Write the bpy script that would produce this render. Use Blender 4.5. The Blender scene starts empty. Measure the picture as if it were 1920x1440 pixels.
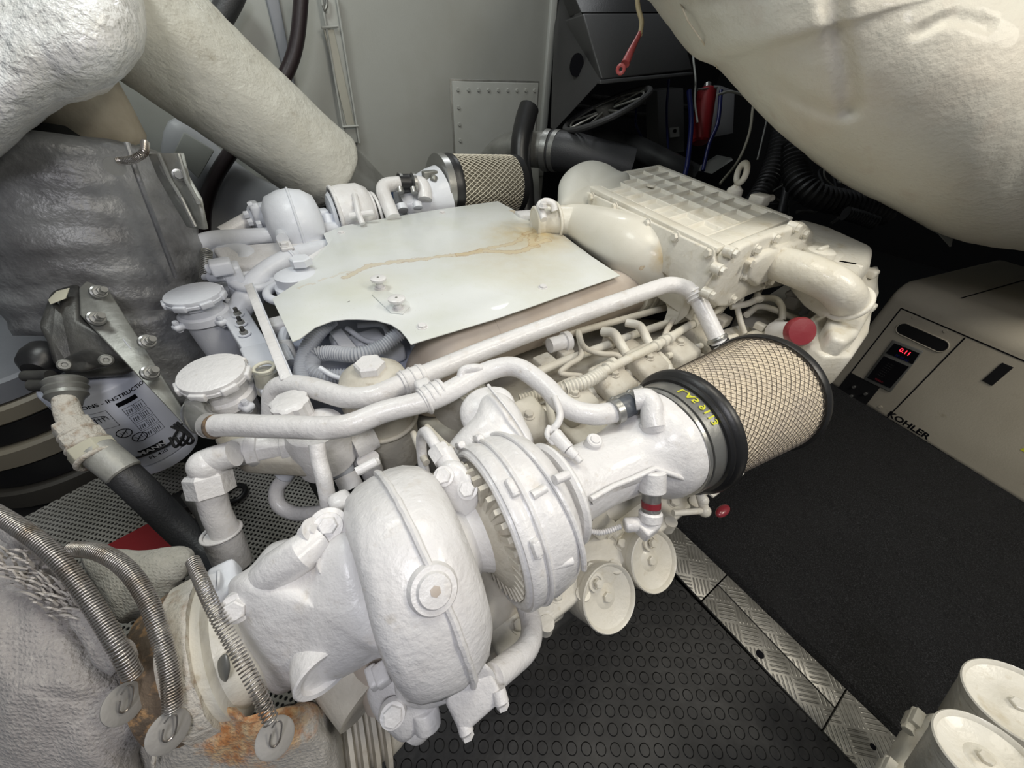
import bpy, math, random
from mathutils import Vector as V, Matrix
from mathutils import noise as NZ
random.seed(7)
PI = math.pi
SC = bpy.context.scene
COL = SC.collection

# ------------------------------------------------------------------ camera, world, lights, exposure
FPX = 700.0
CAMP = V((0, 0, 1.1))
AE = V((0.82061339, -0.34736034, 0.45380002))     # world X in camera axes (right, down, forward)
AC = V((-0.57027984, -0.54925182, 0.61082186))    # world Y
AU = V((0.0370752, -0.7600416, -0.648816))        # world Z
cd = bpy.data.cameras.new('camera')
cam = bpy.data.objects.new('camera', cd)
COL.objects.link(cam)
cd.sensor_width = 36
cd.lens = FPX / 1920 * 36
cd.clip_start = 0.01
cam.matrix_world = Matrix(((AE[0], -AE[1], -AE[2], CAMP[0]),
                           (AC[0], -AC[1], -AC[2], CAMP[1]),
                           (AU[0], -AU[1], -AU[2], CAMP[2]),
                           (0, 0, 0, 1)))
SC.camera = cam
w = bpy.data.worlds.new('World')
SC.world = w
w.use_nodes = True
w.node_tree.nodes['Background'].inputs[0].default_value = (0.9, 0.95, 1, 1)
w.node_tree.nodes['Background'].inputs[1].default_value = 0.11
SC.view_settings.view_transform = 'Standard'
SC.view_settings.look = 'None'
SC.view_settings.exposure = 0.08
SC.view_settings.gamma = 1
SC.view_settings.use_curve_mapping = False


def area(name, loc, to, size, power, col):
    l = bpy.data.lights.new(name, 'AREA')
    l.shape = 'DISK'
    l.size = size
    l.energy = power
    l.color = col
    o = bpy.data.objects.new(name, l)
    COL.objects.link(o)
    o.location = loc
    o.rotation_euler = (V(to) - V(loc)).to_track_quat('-Z', 'Y').to_euler()
    return o


area('cool_work_light', (-0.25, -0.55, 2.0), (0.2, 0.5, 0.5), 0.45, 10.5, (0.96, 0.95, 1.0))
area('warm_ceiling_light', (0.75, 0.35, 2.25), (1.0, 0.5, 0.5), 0.7, 11, (1.0, 0.94, 0.80))
area('recess_fill', (1.7, 2.3, 2.3), (2.2, 1.6, 0.6), 0.4, 9, (0.95, 0.98, 1.0))  # added fill that brings out the hoses and vent box in the recess
area('back_wall_fill', (-0.2, 1.2, 2.5), (0.1, 1.9, 0.8), 0.6, 15, (0.95, 1.0, 0.97))  # unseen fill placed to brighten the back bulkhead
area('cabinet_fill', (1.2, -0.9, 2.1), (1.7, -0.1, 0.2), 0.6, 19, (1.0, 0.94, 0.82))  # unseen fill, strong enough to lift the generator cabinet


# ------------------------------------------------------------------ measuring helpers
def ray(px, py):
    r = V((px - 960, py - 720, FPX))
    return V((r.dot(AE), r.dot(AC), r.dot(AU)))


def P(px, py, z):
    r = ray(px, py)
    return CAMP + r * ((z - CAMP.z) / r.z)


def Q(px, py, d):
    return CAMP + ray(px, py) * (d / FPX)


def PY(px, py, y):
    r = ray(px, py)
    return CAMP + r * (y / r.y)


def PL(px, py, o, n):
    r = ray(px, py)
    return CAMP + r * ((V(o) - CAMP).dot(n) / r.dot(n))


def dep(p):
    q = V(p) - CAMP
    return q.x * AE[2] + q.y * AC[2] + q.z * AU[2]


def rp(px, p):
    return px * dep(p) / FPX


X, Y, Z = V((1, 0, 0)), V((0, 1, 0)), V((0, 0, 1))


# ------------------------------------------------------------------ mesh builder
def frame(n, up=None):
    n = V(n).normalized()
    u = V(up) if up is not None else (Z if abs(n.z) < .9 else X)
    a = u.cross(n)
    if a.length < 1e-6:
        a = Y.cross(n)
    a.normalize()
    return a, n.cross(a).normalized(), n


def catmull(pts, closed=False, seg=8):
    n = len(pts)
    out = []
    rng = range(n if closed else n - 1)
    for i in rng:
        if closed:
            p0, p1, p2, p3 = pts[(i - 1) % n], pts[i], pts[(i + 1) % n], pts[(i + 2) % n]
        else:
            p1, p2 = pts[i], pts[i + 1]
            p0 = pts[i - 1] if i else p1 * 2 - p2
            p3 = pts[i + 2] if i + 2 < n else p2 * 2 - p1
        for k in range(seg):
            t = k / seg
            out.append(0.5 * ((2 * p1) + (p2 - p0) * t + (2 * p0 - 5 * p1 + 4 * p2 - p3) * t * t + (3 * p1 - p0 - 3 * p2 + p3) * t ** 3))
    if not closed:
        out.append(pts[-1].copy())
    return out


def fillet(pts, r, seg=7):
    """sharp polyline -> polyline with rounded corners of radius-like length r"""
    out = [pts[0]]
    for i in range(1, len(pts) - 1):
        a, b, c = pts[i - 1], pts[i], pts[i + 1]
        l = min(r, (a - b).length * .48, (c - b).length * .48)
        s, e = b + (a - b).normalized() * l, b + (c - b).normalized() * l
        for k in range(seg + 1):
            t = k / seg
            out.append(s * (1 - t) ** 2 + b * 2 * t * (1 - t) + e * t * t)
    out.append(pts[-1])
    return out


class MB:
    def __init__(s):
        s.v, s.f = [], []

    def add(s, vs, fs):
        b = len(s.v)
        s.v += [V(p) for p in vs]
        s.f += [tuple(i + b for i in f) for f in fs]
        return s

    def rings(s, rings, close=True, cap0=True, cap1=True):
        n = len(rings[0])
        vs = [p for r in rings for p in r]
        fs = []
        for i in range(len(rings) - 1):
            for j in range(n if close else n - 1):
                k = (j + 1) % n
                fs.append((i * n + j, i * n + k, (i + 1) * n + k, (i + 1) * n + j))
        if cap0:
            fs.append(tuple(reversed(range(n))))
        if cap1:
            fs.append(tuple((len(rings) - 1) * n + j for j in range(n)))
        return s.add(vs, fs)

    def lathe(s, a, ax, prof, n=40, up=None, ell=1.0):
        u, v, w_ = frame(ax, up)
        rs = []
        for h, r in prof:
            r = max(r, 1e-5)
            rs.append([V(a) + w_ * h + (u * math.cos(2 * PI * k / n) + v * math.sin(2 * PI * k / n) * ell) * r for k in range(n)])
        return s.rings(rs)

    def cyl(s, a, b, r, n=24, r2=None, ch=0.0):
        a, b = V(a), V(b)
        L = (b - a).length
        r2 = r if r2 is None else r2
        if ch:
            pr = [(0, r - ch), (ch, r), (L - ch, r2), (L, r2 - ch)]
        else:
            pr = [(0, r), (L, r2)]
        return s.lathe(a, b - a, pr, n)

    def tube(s, pts, r, n=14, step=None, fun=None, caps=True):
        pts = [V(p) for p in pts]
        if step:
            # resample at even arc length
            L = [0]
            for i in range(1, len(pts)):
                L.append(L[-1] + (pts[i] - pts[i - 1]).length)
            m = max(2, int(L[-1] / step))
            new, j = [], 0
            for k in range(m + 1):
                t = L[-1] * k / m
                while j < len(L) - 2 and L[j + 1] < t:
                    j += 1
                f = (t - L[j]) / max(1e-9, L[j + 1] - L[j])
                new.append(pts[j].lerp(pts[j + 1], f))
            pts = new
        m = len(pts)
        tan = [(pts[min(i + 1, m - 1)] - pts[max(i - 1, 0)]).normalized() for i in range(m)]
        u = frame(tan[0])[0]
        rs = []
        acc = 0
        for i in range(m):
            u = (u - tan[i] * u.dot(tan[i])).normalized()
            w_ = tan[i].cross(u)
            if i:
                acc += (pts[i] - pts[i - 1]).length
            if isinstance(r, (list, tuple)):
                q = i / (m - 1) * (len(r) - 1)
                a = min(int(q), len(r) - 2)
                rr = r[a] + (r[a + 1] - r[a]) * (q - a)
            else:
                rr = r
            if fun:
                rr = fun(acc, rr)
            rs.append([pts[i] + (u * math.cos(2 * PI * k / n) + w_ * math.sin(2 * PI * k / n)) * rr for k in range(n)])
        return s.rings(rs, cap0=caps, cap1=caps)

    def corr(s, pts, r, pitch=.006, amp=.0022, n=18):
        return s.tube(pts, r, n, step=pitch / 4, fun=lambda t, q: q + amp * (math.cos(2 * PI * t / pitch)))

    def helix(s, pts, R, wire, pitch, n=6):
        pts = [V(p) for p in pts]
        L = [0]
        for i in range(1, len(pts)):
            L.append(L[-1] + (pts[i] - pts[i - 1]).length)
        u = frame(pts[1] - pts[0])[0]
        out, j, t = [], 0, 0.0
        st = pitch / 14
        while t < L[-1]:
            while j < len(L) - 2 and L[j + 1] < t:
                j += 1
            f = (t - L[j]) / max(1e-9, L[j + 1] - L[j])
            c = pts[j].lerp(pts[j + 1], f)
            a, b = max(0, j - 1), min(len(pts) - 1, j + 2)
            tn = (pts[b] - pts[a]).normalized()
            u = (u - tn * u.dot(tn)).normalized()
            q = tn.cross(u)
            th = 2 * PI * t / pitch
            out.append(c + (u * math.cos(th) + q * math.sin(th)) * R)
            t += st
        return s.tube(out, wire, n)

    def prism(s, poly, vec):
        poly = [V(p) for p in poly]
        vec = V(vec)
        return s.rings([poly, [p + vec for p in poly]])

    def box(s, c, size, ax=None):
        a, b, n = ax if ax else (X, Y, Z)
        c = V(c)
        a, b, n = a * size[0] / 2, b * size[1] / 2, n * size[2] / 2
        return s.prism([c - a - b - n, c + a - b - n, c + a + b - n, c - a + b - n], n * 2)

    def span(s, lo, hi):
        lo, hi = V(lo), V(hi)
        return s.box((lo + hi) / 2, hi - lo)

    def hexb(s, p, n, r, h=None, washer=True, rot=0.3):
        h = h or r * .8
        a, b, n = frame(n)
        p = V(p)
        t = 0
        if washer:
            s.lathe(p - n * .001, n, [(0, r * 1.3), (r * .22, r * 1.3), (r * .25, r * 1.2)], 20)
            t = r * .2
        def ring(q, rr):
            return [p + n * q + (a * math.cos(rot + k * PI / 3) + b * math.sin(rot + k * PI / 3)) * rr for k in range(6)]
        s.rings([ring(t, r), ring(t + h * .85, r), ring(t + h, r * .86)])
        return s

    def torus(s, c, ax, R, r, n=48, m=12, sy=1.0):
        a, b, n_ = frame(ax)
        vs, fs = [], []
        for i in range(n):
            d = a * math.cos(2 * PI * i / n) + b * math.sin(2 * PI * i / n)
            for j in range(m):
                t = 2 * PI * j / m
                vs.append(V(c) + d * (R + r * math.cos(t)) + n_ * r * sy * math.sin(t))
        for i in range(n):
            for j in range(m):
                k, l = (i + 1) % n, (j + 1) % m
                fs.append((i * m + j, k * m + j, k * m + l, i * m + l))
        return s.add(vs, fs)

    def ball(s, c, r, n=20, m=12, sc=(1, 1, 1)):
        pr = []
        c = V(c)
        rs = []
        for i in range(m + 1):
            t = PI * i / m
            rr = max(1e-5, math.sin(t))
            rs.append([c + V((rr * math.cos(2 * PI * k / n) * r * sc[0], rr * math.sin(2 * PI * k / n) * r * sc[1], -math.cos(t) * r * sc[2])) for k in range(n)])
        return s.rings(rs)

    def inflate(s, outl, d, front, back, seg=5, rings=9, cen=None, p=2.0, smooth=True):
        """solid with the given outline; it bulges towards and away from the viewer's side"""
        o3 = [V((q[0], q[1], q[2] if len(q) > 2 else d)) for q in outl]
        if smooth:
            o3 = catmull(o3, True, seg)
        c = V((sum(q.x for q in o3), sum(q.y for q in o3), sum(q.z for q in o3))) / len(o3)
        if cen:
            c = V((cen[0], cen[1], cen[2] if len(cen) > 2 else c.z))
        def row(a, off):
            h = off * (max(0.0, 1 - a ** p)) ** (1 / p)
            return [Q(c.x + (q.x - c.x) * a, c.y + (q.y - c.y) * a, c.z + (q.z - c.z) * a + h) for q in o3]
        sk = [math.sin(k / rings * PI / 2) for k in range(rings, 0, -1)] + [.02]
        fr = [row(a, -front) for a in sk]
        bk = [row(a, back) for a in sk[1:]]
        return s.rings(list(reversed(fr)) + bk)

    def bumpy(s, amp, scale, seed=0):
        """push vertices about by smooth noise"""
        for i, p in enumerate(s.v):
            q = p * scale + V((seed, seed * 2, 0))
            s.v[i] = p + V(NZ.noise_vector(q)) * amp
        return s


# ------------------------------------------------------------------ materials
def nodes(name):
    m = bpy.data.materials.new(name)
    m.use_nodes = True
    nt = m.node_tree
    return m, nt, nt.nodes['Principled BSDF']


def N(nt, t, **kw):
    n = nt.nodes.new(t)
    for k, v in kw.items():
        if k == 'inp':
            for a, b in v.items():
                if isinstance(b, bpy.types.NodeSocket):
                    nt.links.new(b, n.inputs[a])
                else:
                    n.inputs[a].default_value = b
        else:
            setattr(n, k, v)
    return n


def c4(c):
    return (c[0], c[1], c[2], 1)


def math_(nt, op, a, b=None, clamp=False):
    i = {0: a}
    if b is not None:
        i[1] = b
    n = N(nt, 'ShaderNodeMath', operation=op, inp=i)
    n.use_clamp = clamp
    return n.outputs[0]


def mixc(nt, f, a, b):
    n = N(nt, 'ShaderNodeMix', data_type='RGBA')
    for s_, v in ((0, f), (6, a), (7, b)):
        if isinstance(v, bpy.types.NodeSocket):
            nt.links.new(v, n.inputs[s_])
        else:
            n.inputs[s_].default_value = v if s_ == 0 else c4(v)
    return n.outputs[2]


def ramp(nt, f, lo, hi):
    n = N(nt, 'ShaderNodeMapRange', inp={0: f, 1: lo, 2: hi})
    return n.outputs[0]


def noise(nt, co, scale, detail=4, rough=.6, dist=0):
    return N(nt, 'ShaderNodeTexNoise', inp={'Vector': co, 'Scale': scale, 'Detail': detail, 'Roughness': rough, 'Distortion': dist}).outputs[0]


def mat(name, col, rough=.5, metal=0, bumps=((60, .15),), mottle=None, coat=0, dist=.004):
    m, nt, bs = nodes(name)
    co = N(nt, 'ShaderNodeTexCoord').outputs['Object']
    c = c4(col)
    if mottle:
        out = c
        cur = None
        for sc_, lo, hi, c2 in mottle:
            f = ramp(nt, noise(nt, co, sc_), lo, hi)
            cur = mixc(nt, f, cur if cur else col, c2)
        nt.links.new(cur, bs.inputs['Base Color'])
    else:
        bs.inputs['Base Color'].default_value = c
    bs.inputs['Roughness'].default_value = rough
    bs.inputs['Metallic'].default_value = metal
    bs.inputs['Coat Weight'].default_value = coat
    prev = None
    for sc_, st in bumps:
        b = N(nt, 'ShaderNodeBump', inp={'Height': noise(nt, co, sc_, 3), 'Strength': st, 'Distance': dist})
        if prev:
            nt.links.new(prev, b.inputs['Normal'])
        prev = b.outputs[0]
    if prev:
        nt.links.new(prev, bs.inputs['Normal'])
    return m


DUST = (.62, .57, .46)
M = {}
M['white'] = mat('white_engine_paint', (.75, .74, .74), .36, 0, ((70, .45), (14, .7), (230, .15)), ((9, .5, .75, (.67, .65, .64)), (45, .64, .8, (.58, .545, .50)), (19, .62, .74, (.65, .615, .58))), .15)
M['cream'] = mat('warm_lit_white_paint', (.72, .695, .62), .38, 0, ((80, .35), (14, .6)), ((7, .46, .72, (.63, .59, .49)), (40, .62, .78, (.54, .49, .38)), (18, .6, .72, (.60, .55, .44))), .15)  # white engine paint with the warm light's tint put into its colour
M['cool'] = mat('cool_lit_white_paint', (.70, .72, .77), .42, 0, ((90, .2), (14, .35)), ((9, .52, .75, (.62, .64, .68)),), .1)  # same white paint, cool light from the left put into its colour
M['grime'] = mat('dusty_cream_casting', (.58, .55, .48), .6, 0, ((80, .4), (12, .5)), ((10, .45, .7, (.45, .41, .34)), (30, .6, .75, (.36, .31, .24))))
M['brown'] = mat('brown_tinted_pipe_paint', (.50, .44, .385), .5, 0, ((90, .15),), ((8, .4, .7, (.42, .35, .29)),))
M['lag'] = mat('painted_lagging_plaster', (.57, .56, .50), .6, 0, ((35, .55), (10, .8), (160, .2)), ((6, .45, .7, (.50, .48, .41)), (26, .62, .8, (.40, .37, .30))), .05, .008)
M['tank'] = mat('painted_fibreglass_lagging', (.55, .54, .48), .55, 0, ((14, .3), (4, .5), (90, .2)), ((3, .45, .7, (.54, .50, .43)), (14, .6, .8, (.50, .46, .40))), .1, .01)
M['foil'] = mat('bumpy_white_lagging', (.84, .84, .83), .35, 0, ((46, .9), (16, .8)), ((12, .4, .7, (.68, .67, .63)),), .35, .012)
M['tan'] = mat('tan_lagging', (.50, .45, .36), .7, 0, ((30, .6),), ((12, .4, .7, (.40, .34, .26)),))
M['greycloth'] = mat('silver_grey_blanket_cloth', (.30, .305, .31), .42, .25, ((22, .5), (70, .25)), ((8, .4, .65, (.16, .16, .165)),), 0, .01)
M['steel'] = mat('steel', (.40, .40, .385), .34, .8, ((80, .1),))
M['dull'] = mat('dull_bracket_steel', (.30, .30, .28), .42, .55, ((50, .2),), ((12, .4, .7, (.20, .20, .18)),))
M['darkmetal'] = mat('dark_cast_metal', (.10, .098, .09), .45, .3, ((60, .3),), ((10, .4, .7, (.035, .035, .035)),))
M['rubber'] = mat('black_rubber', (.014, .014, .015), .38, 0, ((70, .1),))
M['hose'] = mat('black_hose_rubber', (.040, .041, .044), .45, 0, ((200, .3),))
M['conduit'] = mat('grey_corrugated_conduit', (.42, .44, .48), .4, 0, ((90, .1),))
M['spring'] = mat('weathered_spring_steel', (.46, .44, .42), .3, .85, ((90, .2),), ((30, .5, .7, (.30, .25, .2)),))
M['wall'] = mat('pale_grey_bulkhead_paint', (.40, .41, .385), .45, 0, ((160, .1), (3, .3)), ((3, .45, .7, (.37, .375, .345)), (260, .6, .8, (.34, .345, .32))))
M['hullgrey'] = mat('blue_grey_hull_paint', (.25, .26, .285), .5, 0, ((60, .1),), ((3, .4, .7, (.20, .21, .23)),))
M['black'] = mat('matt_black_plastic', (.016, .016, .017), .5, 0, ((120, .2),))
M['vent'] = mat('charcoal_moulded_plastic', (.045, .045, .046), .45, 0, ((160, .2),))
M['dark'] = mat('dark_bilge_paint', (.02, .02, .02), .7, 0, ((20, .3),))
M['red'] = mat('red_paint', (.30, .015, .02), .5, 0, ((60, .1),))
M['redcap'] = mat('dark_red_plastic', (.22, .02, .03), .35, 0, ((60, .1),), None, .4)
M['blue'] = mat('blue_tube_plastic', (.01, .015, .10), .4)
M['genset'] = mat('beige_cabinet_paint', (.47, .43, .345), .48, 0, ((220, .12),), ((5, .45, .7, (.43, .39, .31)), (18, .66, .8, (.36, .31, .23))))
M['label'] = mat('filter_label_white', (.60, .63, .72), .35, 0, ())
M['ink'] = mat('black_print', (.006, .006, .008), .95, 0, ())
M['ink'].node_tree.nodes['Principled BSDF'].inputs['Specular IOR Level'].default_value = .1
M['wprint'] = mat('white_print', (.65, .66, .70), .5, 0, ())
M['yellow'] = mat('yellow_marker', (.62, .62, .04), .5, 0, ())
M['paper'] = mat('pleated_filter_paper', (.80, .70, .55), .85, 0, ((60, .2),), ((9, .45, .65, (.66, .58, .48)),))
M['paperd'] = mat('grey_pleated_filter_paper', (.16, .145, .11), .85, 0, ((60, .2),))
M['wire'] = mat('bronze_grey_wire', (.075, .06, .045), .6, .1, ())
M['wireg'] = mat('grey_wire', (.20, .19, .17), .4, .7, ())
M['tape'] = mat('masking_tape', (.50, .48, .38), .7, 0, ())
M['cable'] = mat('beige_cable_sheath', (.42, .34, .20), .5, 0, ())
M['pink'] = mat('red_lug_sleeve', (.38, .07, .07), .4, 0, ())
M['rusty'] = mat('rusty_exhaust_metal', (.16, .12, .085), .8, .2, ((90, .8),), ((70, .5, .6, (.42, .26, .13)), (20, .5, .7, (.09, .07, .055))))
M['ceramic'] = mat('chalky_heat_wrap', (.56, .53, .47), .9, 0, ((120, 1.0),), ((60, .5, .7, (.35, .27, .20)),))
M['drumt'] = mat('tan_band_paint', (.23, .205, .155), .5, 0, ((60, .1),))

g, nt, bs = nodes('clear_plastic')
bs.inputs['Base Color'].default_value = (.9, .9, .88, 1)
bs.inputs['Transmission Weight'].default_value = .9
bs.inputs['Roughness'].default_value = .1
M['clear'] = g

g, nt, bs = nodes('red_led')
bs.inputs['Base Color'].default_value = (.3, 0, 0, 1)
bs.inputs['Emission Color'].default_value = (1, .03, .06, 1)
bs.inputs['Emission Strength'].default_value = 1.6
M['led'] = g
g, nt, bs = nodes('lamp_glass')
bs.inputs['Emission Color'].default_value = (.95, 1, .9, 1)
bs.inputs['Emission Strength'].default_value = 4
M['lampglow'] = g


def cloth(name, col, col2, rust=None):
    """coarse woven glass cloth, optional list of rust blotches (centre, radius)"""
    m, nt, bs = nodes(name)
    co = N(nt, 'ShaderNodeTexCoord').outputs['Object']
    wv = N(nt, 'ShaderNodeTexWave', wave_type='BANDS', bands_direction='DIAGONAL', inp={'Vector': co, 'Scale': 85, 'Distortion': 5, 'Detail': 2}).outputs[1]
    wv2 = N(nt, 'ShaderNodeTexWave', wave_type='BANDS', bands_direction='X', inp={'Vector': co, 'Scale': 70, 'Distortion': 6, 'Detail': 2}).outputs[1]
    h = math_(nt, 'MULTIPLY', wv, wv2)
    n1 = noise(nt, co, 7, 5)
    n2 = noise(nt, co, 130, 3, .7)
    c = mixc(nt, ramp(nt, n1, .35, .68), col, col2)
    c = mixc(nt, math_(nt, 'MULTIPLY', ramp(nt, n2, .5, .75), .35), c, (.60, .57, .53))
    if rust:
        for ctr, rad in rust:
            d = N(nt, 'ShaderNodeVectorMath', operation='DISTANCE', inp={0: co, 1: ctr}).outputs['Value']
            d = math_(nt, 'ADD', d, math_(nt, 'MULTIPLY', math_(nt, 'SUBTRACT', noise(nt, co, 28, 6, .7), .5), rad * 3))
            f = math_(nt, 'MULTIPLY', math_(nt, 'SUBTRACT', 1, ramp(nt, d, rad * .35, rad)), .9, True)
            rc = mixc(nt, ramp(nt, noise(nt, co, 90, 4), .4, .65), (.40, .17, .055), (.56, .40, .22))
            c = mixc(nt, f, c, rc)
    nt.links.new(c, bs.inputs['Base Color'])
    bs.inputs['Roughness'].default_value = .78
    bs.inputs['Sheen Weight'].default_value = .2
    b1 = N(nt, 'ShaderNodeBump', inp={'Height': h, 'Strength': .45, 'Distance': .0015})
    b2 = N(nt, 'ShaderNodeBump', inp={'Height': noise(nt, co, 22, 6, .7), 'Strength': .9, 'Distance': .01, 'Normal': b1.outputs[0]})
    nt.links.new(b2.outputs[0], bs.inputs['Normal'])
    return m


def segd(nt, co, a, b):
    pa = N(nt, 'ShaderNodeVectorMath', operation='SUBTRACT', inp={0: co, 1: a}).outputs[0]
    ba = V(b) - V(a)
    h = math_(nt, 'DIVIDE', N(nt, 'ShaderNodeVectorMath', operation='DOT_PRODUCT', inp={0: pa, 1: ba}).outputs['Value'], max(ba.length_squared, 1e-9), True)
    q = N(nt, 'ShaderNodeVectorMath', operation='SCALE', inp={0: ba, 'Scale': h}).outputs[0]
    return N(nt, 'ShaderNodeVectorMath', operation='DISTANCE', inp={0: pa, 1: q}).outputs['Value']


def stained(name, base, mott, lines, blobs, rough=.42):
    """painted sheet with dried rust-water runs along given lines (object space)"""
    m, nt, bs = nodes(name)
    co = N(nt, 'ShaderNodeTexCoord').outputs['Object']
    nv = N(nt, 'ShaderNodeTexNoise', inp={'Vector': co, 'Scale': 22, 'Detail': 5, 'Roughness': .65}).outputs['Color']
    off = N(nt, 'ShaderNodeVectorMath', operation='SUBTRACT', inp={0: nv, 1: (.5, .5, .5)}).outputs[0]
    off = N(nt, 'ShaderNodeVectorMath', operation='SCALE', inp={0: off, 'Scale': .05}).outputs[0]
    cw = N(nt, 'ShaderNodeVectorMath', operation='ADD', inp={0: co, 1: off}).outputs[0]
    c = mixc(nt, ramp(nt, noise(nt, co, 5, 4), .42, .7), base, mott)
    c = mixc(nt, math_(nt, 'MULTIPLY', ramp(nt, noise(nt, co, 300, 2), .66, .74), .5), c, (.42, .38, .30))
    for ctr, rad, col, k in blobs:
        d = N(nt, 'ShaderNodeVectorMath', operation='DISTANCE', inp={0: cw, 1: ctr}).outputs['Value']
        f = math_(nt, 'MULTIPLY', math_(nt, 'SUBTRACT', 1, ramp(nt, d, 0, rad)), math_(nt, 'MULTIPLY', noise(nt, co, 30, 5, .7), k * 1.9), True)
        c = mixc(nt, f, c, col)
    for pts, wd, k in lines:
        dm = None
        for a, b in zip(pts, pts[1:]):
            d = segd(nt, cw, a, b)
            dm = d if dm is None else math_(nt, 'MINIMUM', dm, d)
        soft = math_(nt, 'MULTIPLY', math_(nt, 'SUBTRACT', 1, ramp(nt, dm, wd * .5, wd * 1.15)), .75 * k, True)
        rim = math_(nt, 'SUBTRACT', 1, ramp(nt, math_(nt, 'ABSOLUTE', math_(nt, 'SUBTRACT', dm, wd)), 0, wd * .28))
        c = mixc(nt, soft, c, (.62, .50, .30))
        c = mixc(nt, math_(nt, 'MULTIPLY', rim, .75 * k, True), c, (.42, .24, .09))
    nt.links.new(c, bs.inputs['Base Color'])
    bs.inputs['Roughness'].default_value = rough
    bs.inputs['Coat Weight'].default_value = .15
    b1 = N(nt, 'ShaderNodeBump', inp={'Height': noise(nt, co, 6, 3), 'Strength': .25, 'Distance': .01})
    b2 = N(nt, 'ShaderNodeBump', inp={'Height': noise(nt, co, 120, 3), 'Strength': .08, 'Distance': .003, 'Normal': b1.outputs[0]})
    nt.links.new(b2.outputs[0], bs.inputs['Normal'])
    return m


# floor coverings
m, nt, bs = nodes('black_coin_rubber')
co = N(nt, 'ShaderNodeTexCoord').outputs['Object']
rot = N(nt, 'ShaderNodeMapping', inp={'Vector': co, 'Rotation': (0, 0, .62), 'Scale': (32, 32, 1)}).outputs[0]
vo = N(nt, 'ShaderNodeTexVoronoi', voronoi_dimensions='2D', inp={'Vector': rot, 'Scale': 1.0, 'Randomness': 0.0}).outputs[0]
disc = math_(nt, 'SUBTRACT', 1, ramp(nt, vo, .31, .37))
b1 = N(nt, 'ShaderNodeBump', inp={'Height': disc, 'Strength': 1.0, 'Distance': .0022})
b2 = N(nt, 'ShaderNodeBump', inp={'Height': noise(nt, co, 9, 4), 'Strength': .5, 'Distance': .01, 'Normal': b1.outputs[0]})
nt.links.new(b2.outputs[0], bs.inputs['Normal'])
nt.links.new(mixc(nt, ramp(nt, noise(nt, co, 5, 6, .7), .5, .78), (.006, .006, .0065), (.022, .021, .019)), bs.inputs['Base Color'])
nt.links.new(math_(nt, 'ADD', .38, math_(nt, 'MULTIPLY', noise(nt, co, 12, 5), .35)), bs.inputs['Roughness'])
M['mat'] = m

m, nt, bs = nodes('black_loop_carpet')
co = N(nt, 'ShaderNodeTexCoord').outputs['Object']
n1 = noise(nt, co, 300, 3, .9)
n2 = noise(nt, co, 150, 4, .8)
cc = mixc(nt, ramp(nt, n1, .50, .64), (.007, .0075, .009), (.13, .132, .142))
cc = mixc(nt, math_(nt, 'MULTIPLY', ramp(nt, noise(nt, co, 7, 4), .4, .7), .35), cc, (.045, .045, .05))
nt.links.new(cc, bs.inputs['Base Color'])
bs.inputs['Roughness'].default_value = .95
b1 = N(nt, 'ShaderNodeBump', inp={'Height': n2, 'Strength': 1.0, 'Distance': .008})
b2 = N(nt, 'ShaderNodeBump', inp={'Height': n1, 'Strength': .9, 'Distance': .003, 'Normal': b1.outputs[0]})
nt.links.new(b2.outputs[0], bs.inputs['Normal'])
M['carpet'] = m

m, nt, bs = nodes('aluminium_treadplate')
co = N(nt, 'ShaderNodeTexCoord').outputs['Object']
mp = N(nt, 'ShaderNodeMapping', inp={'Vector': co, 'Rotation': (0, 0, PI / 4), 'Scale': (21, 21, 21)}).outputs[0]
sp = N(nt, 'ShaderNodeSeparateXYZ', inp={0: mp})
fx, fy = (math_(nt, 'FLOOR', sp.outputs[i]) for i in (0, 1))
par = math_(nt, 'MODULO', math_(nt, 'ABSOLUTE', math_(nt, 'ADD', fx, fy)), 2)
rx, ry = (math_(nt, 'SUBTRACT', math_(nt, 'FRACT', sp.outputs[i]), .5) for i in (0, 1))
u_ = N(nt, 'ShaderNodeMix', data_type='FLOAT', inp={0: par, 2: rx, 3: ry}).outputs[0]
v_ = N(nt, 'ShaderNodeMix', data_type='FLOAT', inp={0: par, 2: ry, 3: rx}).outputs[0]
bar = math_(nt, 'SUBTRACT', math_(nt, 'COSINE', math_(nt, 'MULTIPLY', u_, 2 * PI * 5)), .1, True)
lim = math_(nt, 'SUBTRACT', 1, ramp(nt, math_(nt, 'ABSOLUTE', v_), .36, .46))
hgt = math_(nt, 'MULTIPLY', bar, lim)
b1 = N(nt, 'ShaderNodeBump', inp={'Height': hgt, 'Strength': 1, 'Distance': .0016})
nt.links.new(b1.outputs[0], bs.inputs['Normal'])
nt.links.new(mixc(nt, ramp(nt, noise(nt, co, 14, 5, .7), .35, .7), (.30, .29, .265), (.17, .165, .145)), bs.inputs['Base Color'])
bs.inputs['Metallic'].default_value = .55
bs.inputs['Roughness'].default_value = .42
M['tread'] = m

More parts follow.
